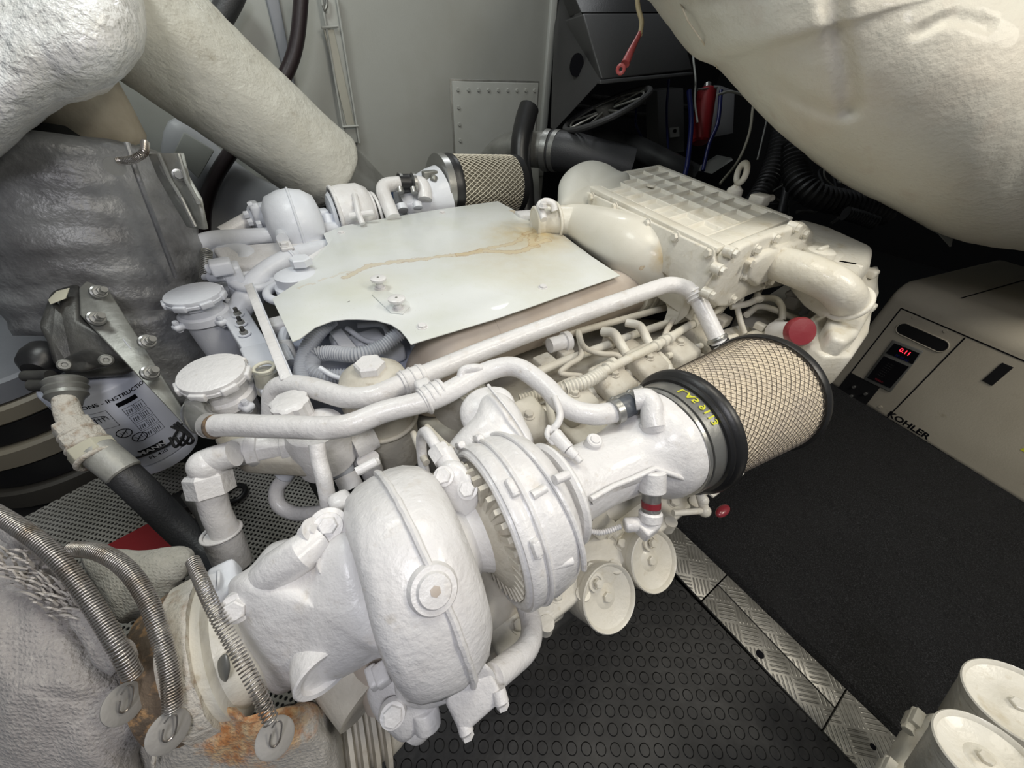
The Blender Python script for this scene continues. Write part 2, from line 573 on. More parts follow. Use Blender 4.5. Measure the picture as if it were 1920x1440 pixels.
m, nt, bs = nodes('perforated_grey_plate')
co = N(nt, 'ShaderNodeTexCoord').outputs['Object']
mp = N(nt, 'ShaderNodeMapping', inp={'Vector': co, 'Rotation': (0, 0, PI / 4), 'Scale': (80, 80, 1)}).outputs[0]
vo = N(nt, 'ShaderNodeTexVoronoi', voronoi_dimensions='2D', inp={'Vector': mp, 'Scale': 1.0, 'Randomness': 0.0}).outputs[0]
hole = math_(nt, 'SUBTRACT', 1, ramp(nt, vo, .30, .34))
tr = N(nt, 'ShaderNodeBsdfTransparent')
mx = N(nt, 'ShaderNodeMixShader', inp={0: hole})
nt.links.new(bs.outputs[0], mx.inputs[1])
nt.links.new(tr.outputs[0], mx.inputs[2])
nt.links.new(mx.outputs[0], nt.nodes['Material Output'].inputs[0])
nt.links.new(mixc(nt, ramp(nt, noise(nt, co, 6, 5), .4, .7), (.34, .33, .30), (.22, .21, .18)), bs.inputs['Base Color'])
bs.inputs['Roughness'].default_value = .5
M['perf'] = m


# ------------------------------------------------------------------ object helpers
def mesh_obj(name, mb, mt, org=V((0, 0, 0)), smooth=35, bev=0, bseg=2, sub=0):
    me = bpy.data.meshes.new(name)
    me.from_pydata([tuple(p - org) for p in mb.v], [], mb.f)
    me.validate()
    import bmesh
    bm = bmesh.new()
    bm.from_mesh(me)
    bmesh.ops.recalc_face_normals(bm, faces=bm.faces)
    bm.to_mesh(me)
    bm.free()
    me.materials.append(M[mt] if isinstance(mt, str) else mt)
    me.shade_smooth()
    if not bev:
        me.set_sharp_from_angle(angle=math.radians(smooth))
    o = bpy.data.objects.new(name, me)
    COL.objects.link(o)
    if sub:
        sm = o.modifiers.new('sub', 'SUBSURF')
        sm.levels = sm.render_levels = sub
    if bev:
        b = o.modifiers.new('bevel', 'BEVEL')
        b.width = bev
        b.segments = bseg
        b.limit_method = 'ANGLE'
        b.angle_limit = math.radians(32)
        b.harden_normals = False
    return o


def tag(o, label, cat, group=None, kind=None):
    if label:
        o['label'] = label
    if cat:
        o['category'] = cat
    if group:
        o['group'] = group
    if kind:
        o['kind'] = kind
    return o


def thing(name, loc, label, cat, group=None):
    o = bpy.data.objects.new(name, None)
    COL.objects.link(o)
    o.location = loc
    o.empty_display_size = .05
    return tag(o, label, cat, group)


def org_of(o):
    while o.parent:
        o = o.parent
    return V(o.location)


def part(name, mb, mt, parent, label=None, kind=None, **kw):
    o = mesh_obj(name, mb, mt, org_of(parent), **kw)
    o.parent = parent
    if label:
        o['label'] = label
    if kind:
        o['kind'] = kind
    return o


def single(name, mb, mt, label, cat, group=None, kind=None, **kw):
    xs, ys, zs = zip(*[(p.x, p.y, p.z) for p in mb.v])
    c = V(((min(xs) + max(xs)) / 2, (min(ys) + max(ys)) / 2, min(zs)))
    o = mesh_obj(name, mb, mt, c, **kw)
    o.location = c
    return tag(o, label, cat, group, kind)


def struct(name, mb, mt, **kw):
    o = mesh_obj(name, mb, mt, **kw)
    o['kind'] = 'structure'
    return o


def bolt(parent, p, n, r, name='bolt', mt='white', h=None, washer=True):
    return part(name, MB().hexb(p, n, r, h, washer, random.random()), mt, parent, smooth=25)


def text_pts(s, size, bold=0.0, sx=1.0):
    cu = bpy.data.curves.new('lettering', 'FONT')
    cu.body = s
    cu.size = size
    cu.offset = bold
    cu.align_x = 'CENTER'
    cu.resolution_u = 3
    o = bpy.data.objects.new('lettering', cu)
    COL.objects.link(o)
    dg = bpy.context.evaluated_depsgraph_get()
    me = bpy.data.meshes.new_from_object(o.evaluated_get(dg))
    vs = [(v.co.x * sx, v.co.y) for v in me.vertices]
    fs = [tuple(f.vertices) for f in me.polygons]
    bpy.data.objects.remove(o)
    bpy.data.meshes.remove(me)
    return vs, fs


def text_on(s, size, fn, bold=0.0, sx=1.0):
    vs, fs = text_pts(s, size, bold, sx)
    return MB().add([fn(u, v) for u, v in vs], fs)


def px_circle(cx, cy, rx, ry, z, n=32, a=0):
    out = []
    for k in range(n):
        t = 2 * PI * k / n
        u, v = rx * math.cos(t), ry * math.sin(t)
        out.append(P(cx + u * math.cos(a) - v * math.sin(a), cy + u * math.sin(a) + v * math.cos(a), z))
    return out


def yq(pts, y):
    return [(a, b, y * FPX / ray(a, b).y) for a, b in pts]


def zo(px, py, z):
    """outline point given by the height it lies at"""
    return (px, py, dep(P(px, py, z)))


# ================================================================== THE ROOM
WY = 2.3
mb = MB().prism([(-1.6, -1.6, -.09), (4.8, -1.6, -.09), (4.8, 3.2, -.09), (-1.6, 3.2, -.09)], (0, 0, -.05))
struct('floor', mb, 'dark')
xr = PY(1035, 130, WY).x
mb = MB().span((-1.6, WY, -.09), (xr, WY + .06, 3.0))
struct('wall_back', mb, 'wall', bev=.004)
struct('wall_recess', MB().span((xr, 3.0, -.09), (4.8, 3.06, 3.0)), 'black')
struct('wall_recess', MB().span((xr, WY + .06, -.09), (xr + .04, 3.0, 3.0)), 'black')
struct('wall_left', MB().span((-1.66, -1.6, -.09), (-1.6, 3.2, 3.0)), 'hullgrey')
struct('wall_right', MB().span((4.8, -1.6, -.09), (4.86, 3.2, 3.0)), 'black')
# edge flange and stiffeners of the bulkhead
mb = MB().prism([PY(1040, -60, WY - .02), PY(1051, -60, WY - .02), PY(1019, 330, WY - .02), PY(1008, 330, WY - .02)], (0, .025, 0))
struct('trim_1', mb, 'wall', bev=.003)
# riveted inspection plate
tl, br = PY(846, 152, WY), PY(1008, 152, WY)
pl = thing('inspection_plate', ((tl.x + br.x) / 2, WY, tl.z - .85), 'bolted pale grey inspection plate painted over on the bulkhead', 'access panel')
z1 = tl.z
part('plate', MB().span((tl.x, WY - .012, z1 - .85), (br.x, WY - .0005, z1)), 'wall', pl, bev=.003)
part('gasket_edge', MB().span((tl.x - .012, WY - .004, z1 - .86), (br.x + .012, WY - .0005, z1 + .01)), 'dull', pl, bev=.002)
n_ = 9
for i in range(n_):
    x = tl.x + .03 + (br.x - tl.x - .06) * i / (n_ - 1)
    bolt(pl, (x, WY - .012, z1 - .035), -Y, .010, mt='wall', h=.008, washer=False)
for sx in (tl.x + .03, br.x - .03):
    for i in range(1, 11):
        bolt(pl, (sx, WY - .012, z1 - .035 - i * .078), -Y, .010, mt='wall', h=.008, washer=False)
# web strap hanging on the bulkhead
st = thing('steel_strap', PY(650, 260, WY), 'long painted strap with a shackle running down the bulkhead', 'strap')
a, b, c, d = PY(602, -20, WY - .03), PY(628, -20, WY - .03), PY(672, 268, WY - .03), PY(650, 268, WY - .03)
part('strap_band', MB().prism([a, b, c, d], (0, .02, 0)), 'wall', st, bev=.003)
for q in ((607, 50), (622, 50)):
    pass
part('strap_band', MB().prism([PY(607, 55, WY - .037), PY(626, 55, WY - .037), PY(665, 235, WY - .037), PY(650, 235, WY - .037)], (0, .01, 0)), mat('rust_tinted_strap', (.43, .42, .36), .5, 0, ((60, .1),), ((4, .5, .7, (.40, .34, .24)),)), st, bev=.002)
part('strap_edge', MB().tube([PY(600, -20, WY - .04), PY(648, 268, WY - .04)], .005, 8).tube([PY(629, -20, WY - .04), PY(674, 268, WY - .04)], .005, 8), 'wall', st)
part('hook', MB().tube(catmull([PY(612, -10, WY - .05), PY(613, 8, WY - .05), PY(609, 18, WY - .05), PY(606, 10, WY - .05)]), .006, 8), 'dull', st)
part('cross_bar', MB().tube([PY(603, 52, WY - .045), PY(634, 49, WY - .045)], .005, 8), 'wall', st)
part('cross_bar', MB().tube([PY(642, 238, WY - .045), PY(672, 236, WY - .045)], .005, 8), 'wall', st)
# vertical frame left of the strap
mb = MB().prism([PY(495, -20, WY - .02), PY(520, -20, WY - .02), PY(560, 190, WY - .02), PY(545, 190, WY - .02)], (0, .03, 0))
struct('trim_2', mb, 'hullgrey', bev=.006)
# rounded hull pod behind the lagged pipe
mb = MB().inflate(yq([(330, 220), (480, 330), (640, 400), (620, 520), (430, 560), (330, 480), (300, 330)], 2.24), 1.95, .06, .05)
struct('trim_3', mb, mat('pale_hull_side_paint', (.40, .41, .43), .45, 0, ((60, .1),)))
# black hoses against the bulkhead
def curve_px(pts, seg=8):
    return catmull([Q(*p) for p in pts], seg=seg)
def hose_px(name, pts, rpx, mt, label, cat, corr=None, group=None, n=16):
    c = curve_px(pts)
    r = rpx * pts[0][2] / FPX
    mb = MB()
    if corr:
        mb.corr(c, r, corr[0], corr[1], n)
    else:
        mb.tube(c, r, n)
    return single(name, mb, mt, label, cat, group)
hose_px('rubber_hose', yq([(445, -30), (432, 0), (408, 40), (370, 80), (330, 110)], 2.2), 19, 'hose', 'black hose passing behind the top of the big lagged pipe', 'hose')
hose_px('rubber_hose', yq([(566, -40), (563, 20), (556, 80), (540, 130), (505, 190), (470, 240), (430, 290), (400, 340), (384, 390), (382, 440)], 2.15), 13, mat('dark_maroon_hose', (.022, .014, .016), .4), 'dark maroon hose hanging down the bulkhead and under the lagged pipe', 'hose')
# stainless pipe stub and black hoses right of the inspection plate
sp_ = thing('overboard_pipe', Q(1000, 290, 2.05), 'dull steel pipe with clamped black hose in front of the inspection plate', 'pipe')
part('elbow', MB().tube(curve_px([(915, 325, 2.2), (930, 300, 2.15), (960, 282, 2.08), (1030, 282, 2.0), (1062, 286, 1.97)]), .085, 22), 'dull', sp_)
part('hose_clamp', MB().cyl(Q(1022, 282, 2.0), Q(1032, 283, 1.99), .098).cyl(Q(1040, 283, 1.99), Q(1048, 284, 1.98), .098), 'steel', sp_)
part('rubber_sleeve', MB().tube(curve_px([(1030, 282, 2.0), (1070, 287, 1.96), (1120, 300, 1.95), (1180, 315, 1.95)]), .094, 22), 'hose', sp_)
hose_px('rubber_hose', [(992, 203, 1.9), (985, 225, 1.9), (978, 260, 1.9), (976, 300, 1.92), (982, 350, 1.95), (985, 400, 1.98)], 19, 'rubber', 'shiny black hose standing upright behind the far air filter', 'hose')
hose_px('rubber_hose', [(1040, 265, 2.3), (1120, 262, 2.3), (1180, 272, 2.2), (1240, 300, 2.1), (1300, 330, 2.1)], 18, 'hose', 'thick black hose running right from the bulkhead corner', 'hose')
struct('trim_4', MB().prism([PY(972, 300, WY - .1), PY(1010, 300, WY - .1), PY(1012, 400, WY - .1), PY(972, 400, WY - .1)], (0, .05, 0)), 'wall', bev=.003)

# ------------------------------------------------------------------ floor coverings
single('rubber_mat', MB().prism([(-.75, -1.3, -.006), (.668, -1.3, -.006), (.676, .3, -.006), (-.3, .3, -.006)], (0, 0, .006)), 'mat', 'black studded rubber mat on the floor beside the engine', 'mat')
s1, s2 = P(1313, 1127, 0), P(1358, 1086, 0)
s3, s4 = P(1538, 1368, 0), P(1580, 1308, 0)
m1, m2 = P(1347, 1100, 0), P(1565, 1330, 0)
lx = lambda y: .671 + (y + .369) * .03
rx_ = lambda y: .800 + (y + .43) * .02
mx_ = lambda y: m1.x + (y - m1.y) * (m2.x - m1.x) / (m2.y - m1.y)
ya, yb = (s1.y + s2.y) / 2, (s3.y + s4.y) / 2
g_ = .0016
def strip(l, r, y0, y1, label):
    mb = MB().prism([(l(y0) + g_, y0 + g_, -.004), (r(y0) - g_, y0 + g_, -.004), (r(y1) - g_, y1 - g_, -.004), (l(y1) + g_, y1 - g_, -.004)], (0, 0, .009))
    return single('tread_plate', mb, 'tread', label, 'floor plate', 'treadplate strips between mat and carpet', bev=.0008)
strip(lx, rx_, ya, .45, 'far aluminium treadplate strip running under the near air filter')
strip(lx, mx_, yb, ya, 'wide middle treadplate strip next to the rubber mat with one black hole')
strip(mx_, rx_, yb, ya, 'narrow middle treadplate strip along the carpet edge')
strip(lx, rx_, -1.3, yb, 'nearest treadplate strip beside the lower right oil filters')
for q, r in (((1425, 1227), 7), ((1637, 1400), 5)):
    p = P(*q, .0052)
    single('screw_hole', MB().cyl(p - Z * .001, p + Z * .0006, rp(r, p), 20), 'ink', ('larger' if r == 7 else 'smaller') + ' round black hole in the treadplate strip', 'hole', 'holes in the treadplate')
mb = MB()
ex = []
for i in range(60):
    y = -1.3 + i * 2.6 / 59
    ex.append((.802 + (y + .43) * .02 + random.uniform(-.003, .003), y))
poly = [V((x, y, -.004)) for x, y in ex] + [V((3.5, 1.3, -.004)), V((3.5, -1.3, -.004))]
GO_ = V((2.04, .247, 0))
GN_ = V((-.705, .148, 0)).normalized()
# carpet: a fine grid with short pile relief
nx, ny = 150, 150
vs, fs = [], []
for j in range(ny + 1):
    y = -1.3 + 2.6 * j / ny
    x0 = .802 + (y + .43) * .02 + .003 * math.sin(y * 90) * math.sin(y * 37)
    for i in range(nx + 1):
        x = x0 + (2.3 - x0) * i / nx
        h = .016 + .0035 * NZ.noise(V((x, y, 0)) * 70) + .002 * random.random() if 0 < i < nx else 0
        vs.append((x, y, h))
for j in range(ny):
    for i in range(nx):
        a = j * (nx + 1) + i
        fx0, fy0 = vs[a][0], vs[a][1]
        if (fx0 < 1.22 and fy0 > .19) or (fx0 - GO_.x) * GN_.x + (fy0 - GO_.y) * GN_.y < -.012:
            continue
        fs.append((a, a + 1, a + nx + 2, a + nx + 1))
single('carpet', MB().add(vs, fs), 'carpet', 'black looped carpet covering the walkway in front of the generator', 'carpet')
# perforated plates on the left
pp = [P(20, 985, 0), P(215, 880, 0), P(545, 850, 0), P(625, 985, 0), P(660, 1100, 0), P(640, 1340, 0), P(430, 1400, 0), P(60, 1120, 0)]
single('perforated_plate', MB().prism(pp, (0, 0, .003)), 'perf', 'grey perforated metal floor plate below the black hose and separators', 'floor plate')
rd = [P(185, 1032, .012), P(300, 972, .012), P(352, 1012, .012), P(372, 1060, .012), P(260, 1090, .012)]
single('red_sheet', MB().prism(rd, (0, 0, .004)), 'red', 'dark red flat sheet lying on the perforated plate', 'sheet')

# ------------------------------------------------------------------ generator cabinet
GO = V((2.04, .247, 0))
GU = V((-.148, -.705, 0)).normalized()
GN = V((-GU.y, GU.x, 0)) * -1
if GN.x > 0:
    GN = -GN
def G(px, py, off=0.0):
    return PL(px, py, GO, GN) + GN * off
gs = thing('generator', GO + GU * .6 - GN * .4, 'beige generator sound enclosure with a digital control panel', 'generator', None)
gh = .50
W_, D_ = 1.35, .75
def gq(u, z, n=0.0):
    return GO + GU * u + Z * z + GN * n
body = MB().rings([[gq(0, .0), gq(W_, .0), gq(W_, 0, -D_), gq(0, 0, -D_)], [gq(0, gh - .03), gq(W_, gh - .03), gq(W_, gh - .03, -D_), gq(0, gh - .03, -D_)],
                   [gq(.0, gh + .02, -.05), gq(W_, gh + .02, -.05), gq(W_, gh + .02, -D_), gq(0, gh + .02, -D_)]])
part('cabinet', body, 'genset', gs, bev=.03, bseg=5)
def gslab(pts, off0, off1, name, mt, parent=None, bev=.0, label=None):
    return part(name, MB().prism([G(*p, off0) for p in pts], GN * (off1 - off0)), mt, parent or gs, label=label, bev=bev)
def gline(a, b, wd=.004, name='panel_gap'):
    pa, pb = G(*a, .0005), G(*b, .0005)
    d = (pb - pa).normalized().cross(GN) * wd / 2
    return part(name, MB().prism([pa + d, pb + d, pb - d, pa - d], GN * .001), 'ink', gs)
gline((1690, 578), (1935, 683))
gline((1690, 578), (1567, 735))
gline((1810, 633), (1650, 797))
tp = lambda u, n: gq(u, gh + .0205, n)
pg = MB().prism([tp(.17, -.05), tp(.174, -.05), tp(.174, -D_ + .05), tp(.17, -D_ + .05)], Z * .001)
part('panel_gap', pg, 'ink', gs)
gslab([(1595, 698), (1650, 727), (1617, 768), (1566, 736)], .0, .004, 'socket_recess', 'rubber')
for q in ((1603, 725), (1625, 738), (1598, 742)):
    part('socket_screw', MB().cyl(G(*q, .003), G(*q, .012), .006, 12), 'steel', gs)
cp_ = gslab([(1675, 637), (1733, 658), (1671, 735), (1620, 711)], 0, .006, 'control_panel', 'dull', bev=.002)
gslab([(1679, 643), (1726, 662), (1713, 682), (1663, 661)], .006, .008, 'display_window', 'ink', cp_)
gslab([(1659, 667), (1706, 687), (1671, 727), (1628, 708)], .006, .008, 'instruction_plate', 'ink', cp_)
cen = G(1696, 660, .0085)
def gtext(s, size, px, mt, parent, name, bold=0.0, sx=1.0, off=.0085):
    c = G(px[0], px[1], off)
    return part(name, text_on(s, size, lambda u, v: c + GU * u + Z * v, bold, sx), mt, parent)
gtext('0.11', .022, (1697, 662), 'led', cp_, 'red_digits', .0006)
gtext('00 00 00', .013, (1692, 672), 'blue', cp_, 'blue_digits', .0003)
for i in range(7):
    gtext('- ---- --- --', .006, (1672 - i * 3.4, 683 + i * 3.4), 'dull', cp_, 'small_print')
gtext('START', .010, (1649, 714), 'redcap', cp_, 'red_print', .0004)
c = G(1728, 632)
pts = []
du = GU * .060
for k in range(28):
    t = 2 * PI * k / 28
    r = .024
    pts.append(c + (du * (1 if math.cos(t) > 0 else -1)) + GU * (r * math.cos(t)) + Z * (r * math.sin(t)))
part('grab_recess', MB().prism([p + GN * .0003 for p in pts], GN * .0015), 'rubber', gs, label='black oval grab recess')
part('recess_rim', MB().tube([p + GN * .002 for p in pts] + [pts[0] + GN * .002], .0022, 8), 'genset', gs)
gslab([(1880, 680), (1901, 689), (1861, 723), (1842, 713)], 0, .003, 'door_latch', 'rubber')
for q in ((1714, 595), (1773, 621), (1651, 763)):
    part('panel_screw', MB().cyl(G(*q), G(*q, .003), .006, 12), 'genset', gs)
gtext('KOHLER', .034, (1699, 800), 'ink', gs, 'brand_lettering', .0012, 1.15, .001)
gtext('POWER SYSTEMS', .024, (1716, 823), 'ink', gs, 'brand_lettering', .0, 1.35, .001)
wl = [(1913, 843), (1935, 833), (1935, 856)]
gslab(wl, 0, .001, 'warning_label', 'yellow')

# ------------------------------------------------------------------ overhead lagged silencer, upper right
mb = MB().inflate([(1190, -60), (1222, 4), (1262, 60), (1300, 108), (1345, 130), (1400, 188), (1450, 242), (1500, 285), (1570, 335), (1650, 380), (1760, 437), (1850, 462), (1960, 480), (2300, 560), (2700, 300), (2500, -500), (1800, -650), (1300, -350)], 1.15, .5, .45, seg=10, rings=56, cen=(1950, -60), p=2.2)
def topx(p):
    q = p - CAMP
    f_ = q.x * AE[2] + q.y * AC[2] + q.z * AU[2]
    return (960 + FPX * (q.x * AE[0] + q.y * AC[0] + q.z * AU[0]) / f_, 720 + FPX * (q.x * AE[1] + q.y * AC[1] + q.z * AU[1]) / f_, f_)
def groove(mb, line, width, depth, dmax):
    line = [V((a, b, 0)) for a, b in line]
    for i, p in enumerate(mb.v):
        x, y, f_ = topx(p)
        if f_ < 0.05 or f_ > dmax:
            continue
        q = V((x, y, 0))
        best = 1e9
        for a, b in zip(line, line[1:]):
            t = max(0, min(1, (q - a).dot(b - a) / (b - a).length_squared))
            best = min(best, (q - a.lerp(b, t)).length)
        if best < width:
            mb.v[i] = p + (p - CAMP).normalized() * depth * (.5 + .5 * math.cos(PI * best / width))
groove(mb, [(1553, -150), (1560, 40), (1585, 150), (1592, 200)], 34, .022, 1.13)
groove(mb, [(1440, 150), (1500, 190), (1560, 215), (1600, 205)], 22, .012, 1.13)
groove(mb, [(1720, 60), (1780, 30), (1850, 50)], 20, .008, 1.13)
mb.bumpy(.008, 4, 3).bumpy(.002, 22, 8)
sil = thing('exhaust_silencer', Q(1800, 200, 1.15), 'huge cream lagged exhaust silencer hanging over the upper right', 'silencer')
part('lagging', mb, 'tank', sil, smooth=80)
# seam wire along its left end
part('seam_cord', MB().tube([Q(*q) for q in [(1265, -20, .95), (1290, 40, .93), (1315, 75, .945), (1335, 105, 1.01), (1345, 128, 1.10)]], .002, 8), 'tan', sil, label='thin brown cord')

# ------------------------------------------------------------------ upper left lagging
mb = MB().inflate([(-120, -120), (230, -60), (262, -10), (275, 50), (266, 100), (232, 148), (180, 180), (110, 205), (50, 252), (0, 296), (-80, 340), (-200, 300), (-250, 80)], .80, .17, .25, seg=6, rings=16, cen=(60, 20), p=2.3)
mb.bumpy(.004, 25, 2)
lp = thing('lagged_exhaust_pipe', Q(330, 120, 1.1), 'thick cream lagged exhaust pipe with a lumpy white elbow slanting across the upper left', 'pipe')
part('elbow_lagging', mb, 'foil', lp, label='lumpy white elbow', smooth=80)
mb = MB()
a = Q(118, 150, .93)
mb.lathe(a, -Z, [(0, .105), (.06, .107), (.12, .108), (.135, .10), (.137, .05)], 40)
mb.bumpy(.005, 20, 5)
part('lagged_collar', mb, 'tan', lp, label='tan lagged collar')
A0, A1 = Q(120, -75, .86), Q(616, 324, 1.50)
ax = (A1 - A0)
L_ = ax.length
prof = [(0, .14)] + [(L_ * t, .158) for t in [i / 30 for i in range(1, 30)]] + [(L_ * .985, .158), (L_, .150), (L_ + .003, .1)]
mb = MB().lathe(A0, ax, prof, 64).bumpy(.010, 7, 1).bumpy(.003, 28, 4)
part('lagging', mb, 'lag', lp, smooth=80)
part('bare_pipe', MB().lathe(A1 - ax.normalized() * .02, ax, [(0, .15), (.02, .15), (.40, .125), (.41, .10)], 40), 'dull', lp, label='bare grey steel end of the pipe')
part('end_seam', MB().torus(A1 - ax.normalized() * .006, ax, .152, .005), 'dull', lp)
# silver blanket riser on the left
rt = Q(118, 292, .98)
rb = Q(235, 600, 1.13)
axr = (rb - rt)
L_ = axr.length
rz = thing('insulated_riser', rb, 'fat exhaust riser wrapped in silver grey insulation blanket at left', 'exhaust pipe')
pr = []
for i in range(26):
    t = i / 25
    r = .238 + .004 * math.sin(t * 40) - .05 * max(0, t - .55)
    pr.append((L_ * t, r))
pr = [(-.012, .18), (-.012, .222)] + pr + [(L_ + .01, .18)]
part('blanket', MB().lathe(rt, axr, pr, 64).bumpy(.008, 8, 5).bumpy(.002, 30, 1), 'greycloth', rz, smooth=80)
part('blanket_seam', MB().tube(curve_px([(238, 268, .84), (262, 340, .86), (300, 440, .93), (330, 520, 1.0)]), .006, 8), 'greycloth', rz)
part('neck', MB().lathe(rt - axr.normalized() * .05, axr, [(0, .11), (.05, .13), (.055, .2), (.07, .21)], 40), 'rubber', rz)
part('lower_wrap', MB().lathe(Q(262, 575, 1.10), axr, [(0, .19), (.03, .196), (.10, .185), (.16, .19), (.25, .17), (.30, .12)], 48).bumpy(.008, 14, 3), 'greycloth', rz, smooth=80)
part('spring_tie', MB().helix(curve_px([(222, 302, .80), (245, 300, .80), (268, 288, .80), (272, 268, .82)]), rp(6, Q(240, 300, .8)), .0012, .0032), 'spring', rz)
part('tie_disc', MB().lathe(Q(215, 312, .80), Q(0, 0, 0) - Q(20, 10, .4), [(0, .018), (.002, .018)], 24), 'steel', rz)
# stamped bracket beside the riser
bk = thing('stamped_bracket', Q(335, 380, 1.1), 'shiny ribbed steel bracket beside the silver riser', 'bracket')
pts = [(287, 288, .82), (346, 286, .82), (356, 330, .82), (380, 372, .80), (392, 430, .82), (360, 425, .82), (330, 372, .80), (305, 330, .82)]
part('bracket_plate', MB().prism([Q(*p) for p in pts], -X * .01), 'dull', bk, bev=.002)
part('rib', MB().tube([Q(298, 290, 0.80), Q(318, 335, 0.80), Q(340, 372, 0.78), Q(366, 425, 0.80)], .004, 8).tube([Q(335, 290, 0.80), Q(350, 340, 0.80), Q(372, 380, 0.78)], .004, 8), 'steel', bk)
bolt(bk, Q(335, 328, .805), (Q(335, 328, 1) - Q(335, 328, 1.1)), .009, mt='steel')
sq = thing('beam_bracket', Q(370, 290, 1.7), 'grey painted angle bracket under the lagged pipe', 'bracket')
part('bracket_plate', MB().prism([PY(345, 248, 2.12), PY(402, 283, 2.12), PY(372, 335, 2.12), PY(325, 290, 2.12)], (0, .02, 0)), 'wall', sq, bev=.003)
# blue grey hull shapes at the left edge
struct('trim_5', MB().inflate([(-150, 420, 1.6), (0, 470, 1.6), (70, 530, 1.6), (110, 650, 1.6), (140, 760, 1.6), (60, 780, 1.6), (-150, 740, 1.6)], 1.6, .1, .1), 'hullgrey')
dr = thing('banded_drum', Q(-30, 900, 1.2), 'dark drum with tan bands at the left edge behind the fuel filter', 'drum')
dc = Q(-45, 660, 1.12)
for h0, h1, r, mt_ in ((0, .07, .235, 'hullgrey'), (.07, .125, .245, 'drumt'), (.125, .20, .232, 'rubber'), (.20, .27, .255, 'drumt'), (.27, .36, .24, 'rubber'), (.36, .44, .26, mat('dim_olive_paint', (.06, .055, .045), .6))):
    part('band', MB().lathe(dc - Z * h0, -Z, [(0, r - .01), (.008, r), (h1 - h0 - .008, r), (h1 - h0, r - .01)], 56), mt_, dr)
part('rim', MB().torus(dc - Z * .5, Z, .30, .012, 64, 10), 'darkmetal', dr)
part('base', MB().lathe(dc - Z * .5, -Z, [(0, .30), (.2, .28)], 56), 'rubber', dr)

# ------------------------------------------------------------------ dark recess upper right
vb = thing('ventilation_cowl', Q(1180, 200, 2.0), 'charcoal moulded ventilation box hanging in the dark recess', 'ventilation box')
o_ = [Q(1092, 25, 1.75), Q(1270, 25, 1.95), Q(1300, 132, 1.95), Q(1128, 150, 1.75)]
part('box_front', MB().prism(o_, V((.25, .5, 0))), 'vent', vb, bev=.01)
side = [Q(1092, 25, 1.76), Q(1128, 150, 1.76), Q(1040, 245, 2.05), Q(1050, -20, 2.05)]
part('box_side', MB().prism(side, V((.05, .1, 0))), 'vent', vb, bev=.006)
part('box_top', MB().prism([Q(1045, -80, 2.0), Q(1260, -80, 2.0), Q(1272, 24, 1.96), Q(1090, 24, 1.77)], V((.1, .2, 0))), 'black', vb, bev=.006)
ho = Q(1081, 122, 1.885)
part('round_hole', MB().lathe(ho, (o_[0] - side[2]).cross(Z) * 1, [(-.02, .033), (.02, .033)], 24, ell=1.4), 'ink', vb)
lipp = [Q(1126, 150, 1.74), Q(1300, 135, 1.93), Q(1300, 141, 1.93), Q(1126, 158, 1.74)]
part('lip', MB().prism(lipp, V((.1, .2, 0))), 'vent', vb, bev=.003)
fan = thing('fan_grille', Q(1137, 215, 1.95), 'round dark fan guard with spokes under the ventilation box', 'fan')
fc = Q(1136, 206, 1.9)
fa = (Q(1060, 240, 1.98) - Q(1212, 168, 1.86)).normalized()
fn_ = fa.cross((Q(1136, 206, 1.9) - Q(1128, 180, 2.2)).normalized()).normalized()
R_ = .215
part('guard_ring', MB().torus(fc, fn_, R_, .014, 48, 10), 'vent', fan)
part('guard_ring', MB().torus(fc, fn_, R_ * .86, .005, 48, 8), 'dull', fan)
a_, b_, _ = frame(fn_)
for k in range(4):
    t = k * PI / 4 + .3
    d = a_ * math.cos(t) + b_ * math.sin(t)
    part('spoke', MB().tube([fc - d * R_, fc + d * R_], .005, 8), 'dull', fan)
part('hub', MB().lathe(fc - fn_ * .02, fn_, [(0, .045), (.04, .045)], 24), 'darkmetal', fan)
bq = Q(1258, 225, 2.45)
gb = thing('junction_box', Q(1262, 270, 2.3), 'dim grey junction box behind the intercooler', 'electrical box')
part('box', MB().prism([Q(1232, 170, 2.4), Q(1282, 165, 2.4), Q(1284, 285, 2.4), Q(1236, 290, 2.4)], (0, .1, 0)), mat('dim_grey_box', (.10, .10, .098), .5), gb, bev=.005)
part('label_plate', MB().prism([Q(1256, 240, 2.39), Q(1273, 238, 2.39), Q(1274, 256, 2.39), Q(1257, 258, 2.39)], (0, .005, 0)), 'wall', gb)
part('wall_arm', MB().tube([bq, V((bq.x, 3.0, bq.z))], .02, 10), 'darkmetal', gb)
part('keyhole', MB().cyl(Q(1265, 246, 2.385), Q(1265, 246, 2.395), .012, 12), 'ink', gb)
rc = thing('red_cylinder', Q(1320, 268, 2.1), 'red upright cylinder hanging in the dark recess', 'cylinder')
part('tank', MB().cyl(Q(1326, 168, 2.1), Q(1312, 268, 2.15), .05, 24, ch=.01), 'red', rc)
part('neck', MB().cyl(Q(1327, 158, 2.1), Q(1326, 170, 2.1), .02, 16), 'steel', rc)
part('top_strap', MB().tube([Q(1308, 168, 2.06), Q(1345, 164, 2.06)], .005, 8), 'steel', rc)
gbd = thing('grey_board', Q(1360, 258, 2.5), 'small grey board right of the red cylinder', 'board')
part('panel', MB().prism([Q(1350, 160, 2.5), Q(1378, 170, 2.5), Q(1375, 250, 2.5), Q(1335, 258, 2.5)], (0, .05, 0)), mat('dim_grey_board', (.17, .17, .175), .5), gbd, bev=.003)
bq = Q(1360, 210, 2.52)
part('wall_arm', MB().tube([bq, V((bq.x, 3.0, bq.z))], .02, 10), 'darkmetal', gbd)
